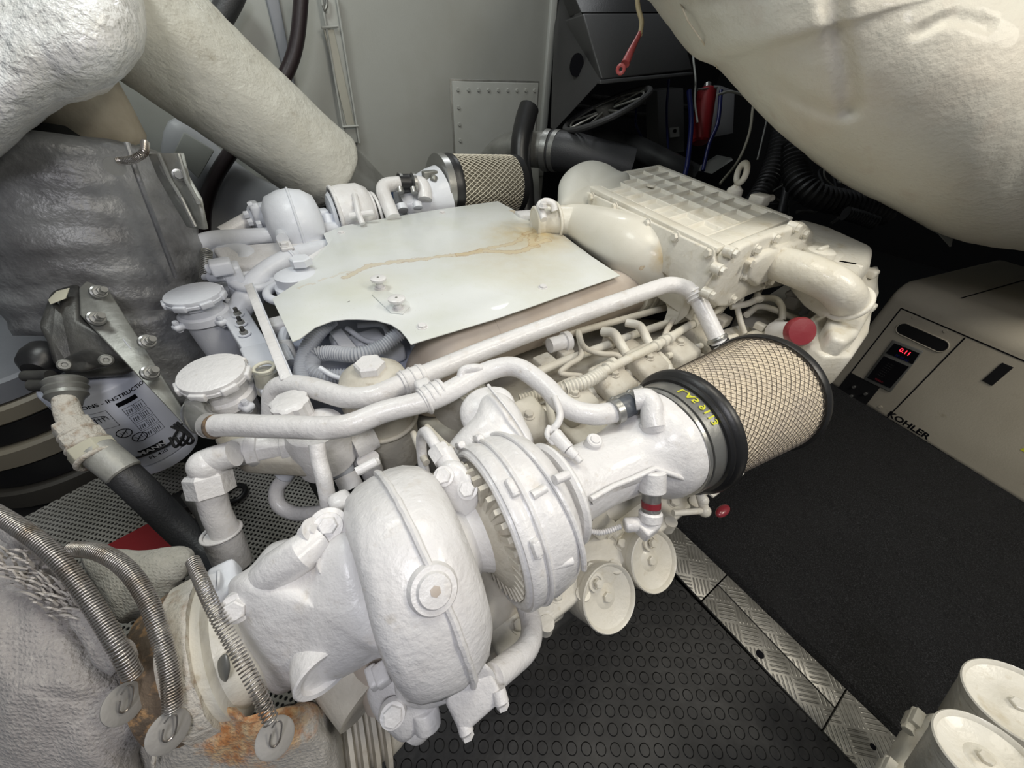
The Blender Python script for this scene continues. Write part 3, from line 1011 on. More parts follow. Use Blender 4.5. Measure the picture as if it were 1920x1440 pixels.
for i, (pts, mt_, r, lab) in enumerate([
        ([(1254, 150, 2.2), (1250, 210, 2.2), (1253, 285, 2.2)], 'blue', 2.2, 'blue tube hanging straight down in front of the junction box'),
        ([(1195, 190, 2.3), (1192, 230, 2.3), (1205, 262, 2.3)], 'blue', 2.0, 'short blue tube curving left of the junction box'),
        ([(1292, 170, 2.0), (1296, 230, 2.0), (1290, 300, 2.0), (1284, 330, 2.0)], 'blue', 4.5, 'thick dark blue tube left of the red cylinder'),
        ([(1352, 170, 2.0), (1346, 230, 2.0), (1330, 270, 2.0), (1318, 320, 2.0)], 'blue', 3.5, 'dark blue tube right of the red cylinder'),
        ([(1297, 60, 2.0), (1300, 110, 2.0), (1304, 150, 2.0), (1303, 190, 2.0), (1308, 230, 2.0)], 'wall', 1.8, 'thin pale cable hanging left of the red cylinder'),
        ([(1345, 178, 1.9), (1370, 172, 1.9), (1400, 182, 1.9), (1420, 205, 1.9)], 'wall', 2.2, 'pale tube arching out from the top of the red cylinder'),
        ([(1412, 200, 2.1), (1405, 250, 2.1), (1385, 300, 2.1), (1350, 345, 2.1)], 'tape', 2.5, 'yellowish cable slanting down behind the lifting eye'),
        ([(1440, 215, 2.2), (1432, 250, 2.2), (1420, 300, 2.2)], 'wall', 1.5, 'thin grey cable behind the lifting eye'),
        ([(1500, 290, 1.9), (1510, 340, 1.9), (1540, 352, 1.9), (1570, 360, 1.9)], 'dull', 1.5, 'thin grey wire crossing the curved black corrugated hose'),
        ([(1546, 308, 2.0), (1548, 335, 2.0), (1580, 362, 2.0)], 'dull', 1.6, 'grey wire hanging below the silencer')]):
    hose_px('cable', pts, r, mt_, lab, 'cable')
hose_px('corrugated_hose', [(1492, 270, 1.75), (1490, 310, 1.75), (1500, 345, 1.72), (1530, 368, 1.7), (1580, 380, 1.7), (1620, 386, 1.7), (1668, 400, 1.7)], 21, 'hose', 'black corrugated hose curving under the silencer', 'hose', (.022, .004))
hose_px('corrugated_hose', [(1470, 240, 2.0), (1455, 300, 2.0), (1435, 350, 2.0), (1410, 390, 2.0)], 19, 'hose', 'black corrugated hose slanting down behind the lifting eye', 'hose', (.022, .004))
hose_px('corrugated_hose', [(1585, 400, 1.6), (1610, 407, 1.6), (1640, 418, 1.6)], 11, 'hose', 'short grey ribbed hose stub below the curved black hose', 'hose', (.012, .003))
hose_px('rubber_hose', [(1490, 270, 1.95), (1478, 340, 1.95), (1465, 400, 1.95)], 7, 'hose', 'thin straight black hose between the two corrugated hoses', 'hose')
for i in range(16):
    a0 = (random.uniform(1440, 1640), random.uniform(300, 360), 2.0 + random.random() * .3)
    mid = (a0[0] + random.uniform(-40, 60), a0[1] + random.uniform(10, 60), 2.0)
    a1 = (mid[0] + random.uniform(-60, 60), mid[1] + random.uniform(0, 50), 1.95)
    hose_px('cable', [a0, mid, a1], random.uniform(1.5, 3.0), random.choice(['hose', 'hose', 'dull', 'darkmetal']), 'dark cable in the tangle below the silencer', 'cable', group='tangled cables below the silencer', n=8)
# red battery lug on its cable
lg = thing('battery_cable', Q(1180, 60, 1.3), 'beige cable with a red sleeved lug dangling at the top', 'cable')
part('cable_sheath', MB().tube(curve_px([(1194, -40, 1.3), (1196, 10, 1.3), (1203, 40, 1.3), (1200, 66, 1.3)]), .008, 12), 'cable', lg)
part('heat_sleeve', MB().tube(curve_px([(1200, 62, 1.3), (1192, 78, 1.3), (1182, 98, 1.3), (1172, 120, 1.3)]), [.008, .009, .012, .015], 14), 'pink', lg)
part('ring_lug', MB().torus(Q(1164, 130, 1.3), Q(1164, 130, 1.0) - Q(1164, 130, 1.3), .011, .006, 24, 8), 'pink', lg)
fw = MB()
for i in range(9):
    t = -2.3 + i * .28
    fw.tube([Q(1782, 462, 1.5), Q(1770 + 25 * math.cos(t) * .6, 448 + 14 * math.sin(t), 1.5), Q(1765 + 42 * math.cos(t), 445 + 26 * math.sin(t), 1.5)], .003, 6)
single('frayed_wires', fw, 'wall', 'fan of frayed white wire ends in the dark below the silencer', 'wires')
struct('wall_shelf', MB().prism([Q(1330, 322, 2.3), Q(1372, 296, 2.3), Q(1374, 300, 2.2), Q(1335, 326, 2.2)], (0, .1, 0)), 'wall')
for q, r in (((1515, 278), .010), ((1683, 384), .006), ((1697, 396), .004)):
    p = Q(*q, 1.9)
    single('indicator_lamp', MB().ball(p, r * 1.6), 'lampglow', {278: 'bright round lamp glowing under the silencer edge', 384: 'upper of two tiny lamps low under the silencer', 396: 'lower of two tiny lamps low under the silencer'}[q[1]], 'lamp')

# ================================================================== THE ENGINE
eng = thing('marine_engine', (.6, .65, -.09), 'big white painted marine diesel engine filling the middle of the picture', 'engine')
W_P, C_P = 'white', 'cream'
EN = eng

def tubez(pts, rpx, n=18, seg=8, sharp=None, ref=0):
    """pipe through points given as pixel and height"""
    p3 = [P(*p) for p in pts]
    r = rp(rpx, p3[ref])
    return MB().tube(fillet(p3, sharp) if sharp else catmull(p3, seg=seg), r, n), r, p3

# --- crankcase, sump and flange
prof = [(.30, -.06), (.24, .10), (.215, .30), (.20, .385), (.185, .42), (.185, .46), (.27, .475), (.55, .45), (.75, .36), (1.0, .45), (1.3, .47), (1.38, .42), (1.38, .1), (1.3, -.06)]
part('crankcase', MB().prism([(.21, y, z) for y, z in prof], X * .97), 'grime', EN, bev=.012, bseg=3)
fl = part('sump_flange', MB().span((.10, .125, .375), (1.18, .22, .398)), C_P, EN, bev=.006)
for i in range(13):
    bolt(fl, (.15 + i * .082, .150, .398), Z, .010, mt=C_P)
for i in range(13):
    part('flange_lobe', MB().cyl((.19 + i * .082, .127, .372), (.19 + i * .082, .127, .401), .013, 18), C_P, fl)
fh = part('flywheel_housing', MB().prism([(.09, y, z) for y, z in [(.30, .02), (.17, .18), (.14, .30), (.15, .38), (.19, .42), (.32, .44), (.40, .40), (.40, .02)]], X * .13), 'grime', EN, bev=.012, bseg=3)

# boss plate on the crankcase side
bp = [PL(px, py, (0, .183, 0), Y) for px, py in ((1098, 962), (1128, 948), (1140, 968), (1165, 985), (1160, 1010), (1120, 1008), (1092, 985))]
o = part('side_plate', MB().prism(bp, -Y * .006), C_P, EN, bev=.002)
for q in ((1107, 973), (1120, 961)):
    part('plate_hole', MB().cyl(PL(*q, (0, .177, 0), Y), PL(*q, (0, .1765, 0), Y) - Y * .001, .004, 12), 'ink', o)
part('side_boss', MB().lathe(PL(1148, 990, (0, .183, 0), Y), -Y, [(0, .022), (.01, .022), (.012, .012), (.02, .012)], 24), C_P, EN)
# --- oil filters under the flange
def oil_filter(c, ax, r, L, parent, mt=C_P):
    f = part('oil_filter', MB().lathe(c, -ax, [(.013, r - .006), (.0131, r - .001), (L * .85, r - .001), (L, r * .8)], 48), mt, parent)
    # dished end with rim
    part('filter_end', MB().lathe(c, ax, [(-.014, r), (.002, r + .0008), (.004, r - .001), (.0025, r - .003), (-.003, r - .006), (-.008, r * .66), (-.0105, r * .38), (-.007, r * .26), (-.006, .0)], 48), mt, f)
    part('centre_nut', MB().hexb(c - ax * .008, ax, r * .16, .006), mt, f)
    return f
ax1 = V((.0, -.68, .73)).normalized()
f1 = oil_filter(V((.311, .098, .387)), ax1, .057, .16, EN)
c2 = V((.426, .095, .394))
f2 = oil_filter(c2, ax1, .056, .16, EN)
for f_, q, c_ in ((f1, (1120, 1093), V((.311, .098, .387))), (f2, (1222, 1018), c2)):
    p = PL(q[0], q[1], c_, ax1)
    part('drain_plug', MB().lathe(p - ax1 * .007, ax1, [(0, .016), (.005, .016), (.005, .011), (.002, .011)], 20).hexb(p, ax1, .008, .008, False), C_P, f_)
# engine mount
part('mount', MB().prism([Q(1020, 1150, .66), Q(1062, 1130, .70), Q(1082, 1152, .70), Q(1035, 1185, .67)], -Z * .05), 'darkmetal', EN, bev=.004)
part('mount_arm', MB().prism([Q(935, 1200, .60), Q(1000, 1145, .64), Q(1060, 1120, .68), Q(1060, 1160, .68), Q(1000, 1200, .64), Q(940, 1250, .60)], Y * .04), 'grime', EN, bev=.006)
part('mount_web', MB().inflate([(900, 1130, .66), (945, 1100, .68), (985, 1140, .66), (1000, 1190, .64), (960, 1230, .62), (900, 1240, .62)], .6, .02, .06), 'grime', EN)
bolt(EN, Q(976, 1167, .625), (Q(0, 0, 0) - Q(20, 60, .1)), .012, mt=C_P)
bolt(EN, Q(942, 1080, .66), (Q(0, 0, 0) - Q(20, 60, .1)), .013, mt=C_P)

# --- cylinder heads along the near bank
for i in range(6):
    x = .30 + i * .128
    h = part('cylinder_head', MB().prism([(x, .29, .455), (x + .118, .29, .455), (x + .118, .47, .455), (x, .47, .455)], Z * .045 + Y * .01), 'grime', EN, bev=.012, bseg=3)
    part('rocker_cover', MB().prism([(x + .012, .37, .49), (x + .106, .37, .49), (x + .106, .47, .51), (x + .012, .47, .51)], Z * .045), 'grime', h, bev=.014, bseg=3)
    bolt(h, (x + .06, .42, .545), Z, .010, mt='grime')
    bolt(h, (x + .03, .32, .50), Z, .009, mt='grime')
# --- exhaust / charge pipe under the cover (brownish)
b1_, r1_, p_ = tubez([(1175, 545, .56), (1000, 600, .56), (880, 640, .56), (835, 668, .55), (815, 700, .50), (812, 740, .42)], 44, 28, sharp=.09)
cpipe = part('charge_pipe', b1_, 'brown', EN)
pA = P(913, 628, .56)
part('weld_seam', MB().torus(pA, P(1000, 600, .56) - P(880, 640, .56), r1_ + .0005, .0022, 40, 8), 'brown', cpipe)
jn = P(1190, 540, .565)
jx = (P(1240, 522, .565) - P(1150, 552, .565)).normalized()
j = part('pipe_joint', MB().lathe(jn - jx * .03, jx, [(0, r1_), (0, r1_ + .006), (.03, r1_ + .007), (.032, r1_ + .002), (.05, r1_ + .002), (.052, r1_ + .009), (.06, r1_ + .009), (.07, r1_ + .002), (.22, r1_ + .004)], 40), C_P, EN)
part('joint_band', MB().torus(jn + jx * .005, jx, r1_ + .008, .004, 40, 8), C_P, j)
# valley clutter beneath the long pipe
for i, (pts, r_, m_) in enumerate([
        ([(1055, 575, .55), (1250, 520, .55), (1330, 500, .54)], 8, 'grime'),
        ([(1015, 640, .53), (1090, 620, .53), (1200, 590, .53), (1290, 565, .53)], 7, 'grime'),
        ([(990, 705, .52), (1050, 680, .52), (1130, 650, .52), (1210, 620, .52), (1330, 580, .52)], 9, C_P),
        ([(1000, 775, .50), (1060, 755, .50), (1150, 715, .50), (1240, 672, .50), (1330, 640, .5)], 12, C_P),
        ([(1070, 790, .50), (1110, 770, .50), (1190, 735, .49), (1260, 700, .49)], 9, 'grime')]):
    part('fuel_rail', tubez(pts, r_, 14)[0], m_, EN)
for pts, r_ in [
        ([(1085, 622, .54), (1095, 650, .55), (1125, 663, .55), (1160, 668, .55), (1167, 700, .52)], 5),
        ([(1083, 622, .54), (1090, 665, .54), (1065, 685, .54), (1052, 700, .53), (1090, 705, .52)], 5),
        ([(1130, 622, .55), (1150, 625, .56), (1165, 648, .55), (1180, 675, .53)], 9),
        ([(1175, 605, .56), (1200, 612, .565), (1215, 640, .55), (1228, 655, .53)], 8),
        ([(1262, 600, .56), (1250, 620, .56), (1243, 640, .55)], 5),
        ([(1235, 665, .53), (1250, 680, .53), (1258, 700, .52), (1262, 720, .5)], 7),
        ([(1140, 710, .53), (1155, 725, .52), (1162, 750, .5)], 6),
        ([(1028, 745, .55), (1036, 790, .56), (1045, 800, .56)], 7),
        ([(1250, 668, .53), (1300, 652, .52), (1380, 630, .52)], 6),
        ([(980, 760, .53), (1030, 735, .53)], 10)]:
    part('injector_line', tubez(pts, r_, 12)[0], C_P if r_ > 5 else 'grime', EN)
cd_ = [P(975, 750, .53), P(1020, 738, .54), P(1060, 728, .55), P(1100, 715, .56), P(1130, 698, .56)]
part('ribbed_conduit', MB().corr(catmull(cd_[:3]), rp(11, cd_[0]), .007, .0016), 'grime', EN)
part('ribbed_conduit', MB().corr(catmull(cd_[2:]), rp(13, cd_[2]), .008, .002), C_P, EN)
part('wiring_tube', tubez([(1130, 697, .56), (1180, 672, .56), (1230, 648, .56), (1290, 612, .56), (1330, 590, .56), (1400, 545, .56)], 9, 16)[0], C_P, EN)
for q in ((1140, 690), (1148, 682), (1230, 648), (1244, 640), (1255, 634), (1300, 606), (1385, 560), (1420, 560)):
    p = P(*q, .56)
    d = (P(1330, 590, .56) - P(1130, 697, .56)).normalized()
    part('tube_clip', MB().lathe(p - d * .008, d, [(0, .012), (.002, .015), (.014, .015), (.016, .012)], 20), C_P, EN)
for q, s in (((1185, 655), (.05, .05, .03)), ((1222, 700), (.05, .03, .02)), ((1060, 665), (.04, .03, .03)), ((1145, 640), (.03, .04, .03)), ((1020, 680), (.05, .04, .03)), ((1350, 600), (.05, .05, .03))):
    part('clip_bracket', MB().box(P(*q, .52), s), 'grime', EN, bev=.004)
ctr = P(1110, 800, .50)
part('injection_cover', MB().inflate([zo(1060, 790, .5), zo(1110, 765, .5), zo(1180, 745, .5), zo(1240, 700, .5), zo(1260, 725, .48), zo(1200, 790, .46), zo(1120, 830, .46), zo(1070, 830, .46)], .7, .015, .06), C_P, EN)
part('injection_cover', MB().inflate([zo(1190, 730, .5), zo(1250, 690, .5), zo(1330, 630, .5), zo(1400, 610, .5), zo(1400, 650, .48), zo(1260, 720, .48), zo(1210, 745, .48)], .7, .01, .06), C_P, EN)
# small actuator seen between cover pipe and rail
part('actuator', MB().lathe(P(1030, 648, .55), P(1060, 640, .55) - P(1030, 648, .55), [(0, .02), (.045, .02), (.045, .026), (.06, .026), (.06, .02)], 28), 'white', EN)

# --- long coolant pipe across the engine
L_pts = [(512, 800, .50), (512, 722, .585), (570, 722, .60), (650, 747, .605), (700, 745, .61), (760, 718, .615), (900, 660, .62), (1000, 622, .63), (1130, 575, .65), (1258, 531, .68), (1300, 545, .665), (1328, 600, .61), (1352, 650, .565)]
p3 = [P(*p) for p in L_pts]
rl = rp(20, p3[5])
lpipe = part('coolant_pipe', MB().tube(fillet(p3, .04), rl, 24), W_P, EN)
def collar(p, d, r, w, parent, mt=W_P, ridges=2):
    d = V(d).normalized()
    pr = [(-w / 2, r), (-w / 2, r + .004), (w / 2, r + .004), (w / 2, r)]
    o = part('pipe_clamp', MB().lathe(V(p), d, pr, 32), mt, parent, bev=.001)
    for k in range(ridges):
        t = (k + .5) / ridges - .5
        part('clamp_ridge', MB().torus(V(p) + d * w * t, d, r + .004, .0022, 32, 8), mt, o)
    return o
d_ = p3[6] - p3[5]
collar(P(774, 712, .615), d_, rl, .05, lpipe, ridges=3)
d2 = p3[11] - p3[10]
collar(P(1304, 552, .658), d2, rl, .03, lpipe, ridges=3)
collar(P(1345, 636, .577), d2, rl, .012, lpipe, mt='steel', ridges=1)
part('rubber_sleeve', MB().cyl(P(1347, 640, .574), P(1362, 668, .54), rl + .003, 24), 'rubber', lpipe)
# lower coolant pipe to the intake elbow
L2 = [(388, 800, .60), (430, 797, .612), (520, 800, .625), (640, 800, .635), (720, 772, .64), (820, 745, .645), (905, 700, .655), (965, 688, .665), (1020, 722, .66), (1060, 762, .655), (1110, 777, .655), (1158, 772, .655)]
p3 = [P(*p) for p in L2]
rl2 = rp(22, p3[3])
lp2 = part('vent_pipe', MB().tube(catmull(p3, seg=8), [rl2 * 1.02, rl2, rl2, rl2 * .95, rl2 * .95], 24), W_P, EN)
collar(P(812, 742, .645), p3[6] - p3[5], rl2, .045, lp2, ridges=4)
collar(P(798, 752, .64), p3[6] - p3[5], rl2 + .001, .008, lp2, ridges=1)
part('rubber_sleeve', MB().tube(curve_px([(1150, 772, dep(P(1150, 772, .655))), (1175, 762, dep(P(1175, 762, .66))), (1200, 752, dep(P(1200, 752, .66)))]), rl2 * .98, 24), mat('grey_rubber', (.09, .10, .115), .4), lp2)
for q in ((1155, 771), (1186, 757)):
    d = (P(1200, 752, .66) - P(1150, 772, .655)).normalized()
    cl = part('hose_clamp', MB().lathe(P(*q, .658) - d * .006, d, [(0, rl2), (0, rl2 + .003), (.012, rl2 + .003), (.012, rl2)], 32), 'steel', lp2)
    part('clamp_screw', MB().cyl(P(q[0] - 4, q[1] - 22, .665), P(q[0] + 16, q[1] - 30, .665), .005, 14).ball(P(q[0] - 6, q[1] - 21, .665), .006), 'steel', cl)
# joint clip between the two pipes
part('pipe_clip', MB().box(P(795, 728, .64), (.03, .03, .03)), W_P, EN, bev=.006)
part('saddle_clip', MB().tube(catmull([P(863, 712, .66), P(868, 695, .672), P(885, 690, .675), P(902, 690, .67)]), .008, 12), W_P, EN)
# left end of the vent pipe: clear hose stub
part('clear_hose', MB().tube(catmull([P(402, 800, .604), P(380, 792, .598), P(367, 775, .585), P(372, 758, .57)]), rl2 * 1.12, 24), 'clear', EN)
part('hose_lining', MB().tube(catmull([P(405, 800, .605), P(385, 795, .60), P(374, 780, .59), P(376, 768, .58)]), rl2 * .85, 20), 'dull', EN)
part('pipe_end', MB().torus(P(402, 800, .606), P(430, 797, .612) - P(388, 800, .60), rl2 * .95, .003), 'rusty', EN)

# --- crankcase breather separators (two lidded cylinders)
def separator(px, py, z, r, lean, lab=None):
    c = P(px, py, z)
    ax = (V((lean[0], lean[1], 1))).normalized()
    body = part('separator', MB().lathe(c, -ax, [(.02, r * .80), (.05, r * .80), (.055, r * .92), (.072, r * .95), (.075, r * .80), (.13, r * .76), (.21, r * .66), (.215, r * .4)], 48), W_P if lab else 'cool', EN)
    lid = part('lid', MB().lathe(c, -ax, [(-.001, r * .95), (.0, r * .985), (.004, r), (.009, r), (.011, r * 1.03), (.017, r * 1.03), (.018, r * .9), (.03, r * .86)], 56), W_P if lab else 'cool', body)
    a, b, n = frame(ax)
    for k in range(7):
        t = 2 * PI * k / 7 + .35
        d = a * math.cos(t) + b * math.sin(t)
        s_ = ax.cross(d)
        part('grip_tab', MB().box(c + d * (r * 1.015) - ax * .013, (.030, .016, .010), (s_, ax, d)), W_P if lab else 'cool', lid, bev=.003)
        part('grip_window', MB().box(c + d * (r * 1.045) - ax * .013, (.020, .007, .006), (s_, ax, d)), 'cool', lid, bev=.001)
    for k in range(4):
        t = 2 * PI * k / 4 + .5
        d = a * math.cos(t) + b * math.sin(t)
        lug = part('lug', MB().box(c + d * r * 1.02 - ax * .066, (.024, .03, .016), (ax.cross(d), d, ax)), 'cool', body, bev=.006)
        p = c + d * r * 1.08 - ax * .058
        part('lug_bolt', MB().cyl(p - ax * .02, p + ax * .006, .007, 16).hexb(p + ax * .004, ax, .0065, .006, False), 'cool', body)
    return body
separator(361, 549, .63, .063, (0, -.0))
separator(396, 697, .62, .0585, (.0, -.06), True)
# inlet pipes and plugs behind the far separator
k_ = part('pressure_sensor', MB().box(P(436, 512, .63), (.045, .06, .05)), 'cool', EN, bev=.006)
part('sensor_body', MB().cyl(P(445, 535, .60), P(452, 570, .53), .022, 20), 'cool', k_)
part('connector', MB().cyl(P(393, 520, .625), P(428, 518, .63), .015, 18, ch=.003).cyl(P(384, 520, .62), P(394, 520, .625), .009, 14), 'cool', k_)
k_ = part('pressure_sensor', MB().box(P(415, 500, .66), (.05, .05, .035)), 'cool', EN, bev=.006)
part('connector', MB().cyl(P(388, 505, .655), P(412, 500, .66), .013, 18, ch=.003), 'cool', k_)
# junction block with three studs
blk = part('terminal_block', MB().prism([P(415, 594, .565), P(460, 575, .565), (P(532, 690, .565)), P(487, 708, .565)], -Z * .10), 'cool', EN, bev=.004)
lower = part('terminal_cover', MB().prism([P(447, 652, .572), P(500, 640, .572), P(535, 720, .572), P(488, 735, .572)], -Z * .06), 'cool', EN, bev=.005)
for q in ((447, 591), (453, 608), (459, 627)):
    p = P(*q, .567)
    s_ = part('stud', MB().cyl(p, p + Z * .022, .005, 14), 'darkmetal', blk)
    part('stud_washer', MB().cyl(p, p + Z * .003, .014, 24), 'cool', s_)
    part('stud_nut', MB().hexb(p + Z * .003, Z, .009, .008, False), 'dull', s_)
pa, pb, pc, pd = P(458, 535, .645), P(472, 530, .645), P(546, 706, .615), P(526, 712, .615)
part('angle_strip', MB().prism([pa, pb, pc, pd], -Z * .003), W_P, EN, bev=.001)
part('angle_web', MB().prism([pb, pc, pc - Z * .10, pb - Z * .10], X * .003), 'cool', EN, bev=.001)
part('clear_fitting', MB().cyl(P(497, 695, .60), P(505, 735, .55), .022, 20), 'clear', EN)
part('fitting_core', MB().cyl(P(497, 700, .595), P(505, 745, .54), .015, 20).torus(P(495, 690, .60), Z, .019, .004), mat('yellowed_plastic', (.62, .60, .50), .4), EN)
# clutter under the sheet cover (ribbed conduits, brackets)
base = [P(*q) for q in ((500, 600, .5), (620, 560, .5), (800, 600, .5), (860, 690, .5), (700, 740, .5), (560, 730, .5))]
part('valley_casting', MB().prism(base, -Z * .12), mat('shadow_tinted_casting', (.42, .45, .55), .5, 0, ((40, .4),)), EN, bev=.01)  # shade under the sheet cover is mixed into this blue base colour
for pts in ([(620, 600, .62), (595, 625, .61), (575, 660, .59), (567, 700, .57), (572, 740, .55)],
            [(752, 622, .62), (715, 650, .60), (670, 665, .595), (620, 662, .59), (592, 668, .585), (585, 690, .575), (610, 705, .56), (650, 705, .55)]):
    p3 = catmull([P(*p) for p in pts])
    part('ribbed_conduit', MB().corr(p3, rp(13, p3[0]), .0062, .0022, 20), 'conduit', EN)
part('clip_bracket', MB().prism([P(618, 622, .58), P(640, 615, .58), (P(668, 650, .57)), P(640, 655, .57)], -Z * .01), 'cool', EN, bev=.002)
for q, s in (((690, 640), (.08, .06, .04)), ((640, 640), (.05, .05, .04)), ((735, 660), (.06, .05, .05)), ((600, 610), (.05, .05, .05)), ((820, 690), (.09, .09, .06)), ((790, 650), (.05, .05, .05))):
    part('valley_fitting', MB().box(P(*q, .53), s), 'cool', EN, bev=.012, bseg=3)
for pts in ([(600, 690, .58), (625, 705, .57), (660, 715, .56)], [(650, 615, .58), (690, 640, .56), (740, 640, .55)], [(670, 610, .57), (720, 612, .56), (730, 660, .55)]):
    part('hard_line', tubez(pts, 5, 12)[0], 'cool', EN)
part('curved_bracket', MB().tube(catmull([P(545, 600, .58), P(530, 640, .57), P(545, 680, .55)]), .012, 10), 'cool', EN)
part('side_fitting', MB().box(P(520, 618, .57), (.05, .05, .05)).cyl(P(530, 640, .57), P(545, 680, .53), .02, 16), W_P, EN, bev=.006)
# oil filler with blue-white cap beside the cover
of = P(552, 510, .655)
fc_ = part('oil_filler', MB().lathe(of, -Z, [(0, .04), (.006, .052), (.03, .052), (.035, .06), (.05, .06), (.052, .04), (.16, .04)], 40), 'cool', EN)
part('filler_knob', MB().hexb(P(566, 496, .665), Z, .028, .02, False, .2), 'cool', fc_)
part('filler_collar', MB().torus(P(548, 545, .60), Z, .062, .012), 'cool', EN)

# --- top pipe pair behind the cover, with saddle clip
tp1, r_t, p3 = tubez([(322, 522, .58), (345, 478, .62), (390, 452, .645), (450, 446, .65), (530, 441, .645), (600, 433, .63), (680, 428, .60)], 15, 20, ref=4)
tpo = part('upper_pipe', tp1, 'cool', EN)
part('rubber_elbow', MB().tube(catmull([P(325, 515, .585), P(322, 535, .56), P(330, 560, .52)]), r_t * 1.25, 20), 'darkmetal', tpo)
part('hose_clamp', MB().lathe(P(323, 514, .588), P(345, 478, .62) - P(322, 522, .58), [(-.006, r_t * 1.2), (-.006, r_t * 1.4), (.006, r_t * 1.4), (.006, r_t * 1.2)], 28), 'steel', tpo)
part('clamp_screw', MB().cyl(P(300, 507, .59), P(312, 512, .59), .006, 14), 'steel', tpo)
tp2, r_u, p3 = tubez([(420, 640, .48), (455, 570, .56), (490, 520, .60), (540, 488, .62), (590, 472, .615), (660, 460, .59)], 19, 22, ref=3)
tpu = part('breather_pipe', tp2, 'cool', EN)
cl = part('saddle_clip', MB().box(P(534, 458, .655), (.035, .10, .012)), W_P, EN, bev=.004)
part('clip_band', MB().tube([P(522, 432, .66), P(530, 448, .668)], .017, 16), 'cool', cl)
bolt(cl, P(534, 461, .661), Z, .012)
collar(P(548, 485, .62), p3[4] - p3[3], r_u, .03, tpu, mt='cool', ridges=2)
# head covers of the far bank seen behind
part('far_head_cover', MB().prism([P(395, 462, .64), P(600, 445, .64), P(640, 480, .62), P(420, 500, .62)], -Z * .1), W_P, EN, bev=.012)
part('far_manifold', MB().tube(catmull([P(420, 475, .60), P(470, 490, .60), P(430, 540, .55), P(470, 560, .55)]), .04, 20), 'cool', EN)
part('far_port_ring', MB().torus(P(475, 528, .60), Z + X * .2, .05, .012), 'cool', EN)
part('hose_coil', MB().helix([P(388, 470, .68), P(384, 520, .60)], .012, .002, .006), 'dull', EN)

# --- thin sheet metal cover on top
zc = .65
outl = [(510, 560), (548, 640)] + [(563, 634), (591, 613), (623, 601), (650, 598), (671, 598), (705, 600), (733, 608), (751, 620), (762, 633)] + [(770, 645), (850, 621), (930, 597), (1000, 573), (1070, 548), (1163, 516)] + [(1110, 481), (1050, 436), (1043, 430), (1024, 431), (1016, 424), (1000, 413), (965, 394), (933, 377), (819, 393), (710, 411), (644, 423), (606, 438), (615, 457), (588, 484), (563, 526)]
org = org_of(EN)
pt = lambda px, py: tuple(P(px, py, zc + .0) - org)
sl = [([pt(648, 520), pt(690, 498), pt(730, 492), pt(790, 486), pt(860, 478), pt(905, 468), pt(935, 462), pt(965, 455), pt(985, 440)], .010, .8),
      ([pt(860, 478), pt(905, 470), pt(950, 473), pt(980, 470), pt(1005, 460)], .013, .9),
      ([pt(985, 440), pt(1010, 428), pt(1005, 415), pt(985, 405), pt(960, 395)], .012, .9),
      ([pt(1015, 430), pt(1000, 440), pt(1000, 460), pt(1030, 450)], .012, .9),
      ([pt(560, 540), pt(610, 522), pt(660, 508)], .004, .45)]
bl = [(pt(1000, 440), .20, (.58, .45, .22), 1.0), (pt(960, 480), .25, (.62, .58, .46), .7), (pt(1000, 520), .16, (.62, .60, .50), .5), (pt(700, 530), .12, (.66, .63, .50), .4)]
M['cover'] = stained('stained_white_sheet', (.72, .74, .73), (.66, .68, .62), sl, bl)
cov = part('sheet_cover', MB().prism([P(x, y, zc) for x, y in outl], -Z * .003), 'cover', EN, bev=.0008)
# tongue bend at left
for q in ((829, 399), (640, 437), (1018, 539), (792, 613)):
    bolt(cov, P(*q, zc), Z, .010, h=.005)
oct_ = [(697, 552), (702, 545), (726, 545), (767, 566), (768, 575), (755, 588), (733, 586)]
op = part('octagon_plate', MB().prism([P(x, y, zc + .003) for x, y in oct_], -Z * .0035), 'cover', cov, bev=.001)
for q in ((713, 541), (747, 580)):
    p = P(*q, zc)
    kn = part('knob', MB().lathe(p, Z, [(0, .014), (.004, .014), (.004, .009), (.022, .009), (.022, .018), (.026, .020), (.029, .020), (.031, .017)], 32), W_P, cov)
    part('knob_hole', MB().cyl(p + Z * .031, p + Z * .0315, .003, 12), 'dull', kn)
part('scratch_marks', MB().prism([P(651, 566, zc + .0004), P(656, 564, zc + .0004), P(656, 565, zc + .0004), P(651, 567, zc + .0004)], Z * .0002), 'dull', cov)

# --- charge air manifold and intercooler
ZI = .78
A_, B_, C_, D_q = P(1080, 338, ZI), P(1236, 309, ZI), P(1488, 408, ZI), P(1345, 466, ZI)
def LD(u, v, z=0):
    return A_.lerp(D_q, u).lerp(B_.lerp(C_, u), v) + Z * z
ic = part('intercooler', MB().prism([LD(-.01, 0, -.022), LD(1.01, 0, -.022), LD(1.01, 1, -.022), LD(-.01, 1, -.022)], -Z * .18), C_P, EN, bev=.006)
# pocketed lid
mb = MB()
nu, nv = 8, 4
u0, u1, v0, v1 = .05, .90, .10, .93
rib = .10
def q4(a, b, c, d):
    return [a, b, c, d]
mb.prism([LD(0, 0, -.03), LD(1, 0, -.03), LD(1, 1, -.03), LD(0, 1, -.03)], Z * .019)
def bar(u_a, v_a, u_b, v_b, hw, top=-.0):
    pa, pb = LD(u_a, v_a), LD(u_b, v_b)
    d = (pb - pa).normalized().cross(Z) * hw
    t = d * .22
    mb.rings([[pa + d - Z * .023, pb + d - Z * .023, pb - d - Z * .023, pa - d - Z * .023], [pa + t, pb + t, pb - t, pa - t]])
for i in range(nu + 1):
    u = u0 + (u1 - u0) * i / nu
    bar(u, v0, u, v1, .013)
for j in range(nv + 1):
    v = v0 + (v1 - v0) * j / nv
    bar(u0, v, u1, v, .013)
ribs = part('ribbed_lid', mb, C_P, ic, bev=.0025)
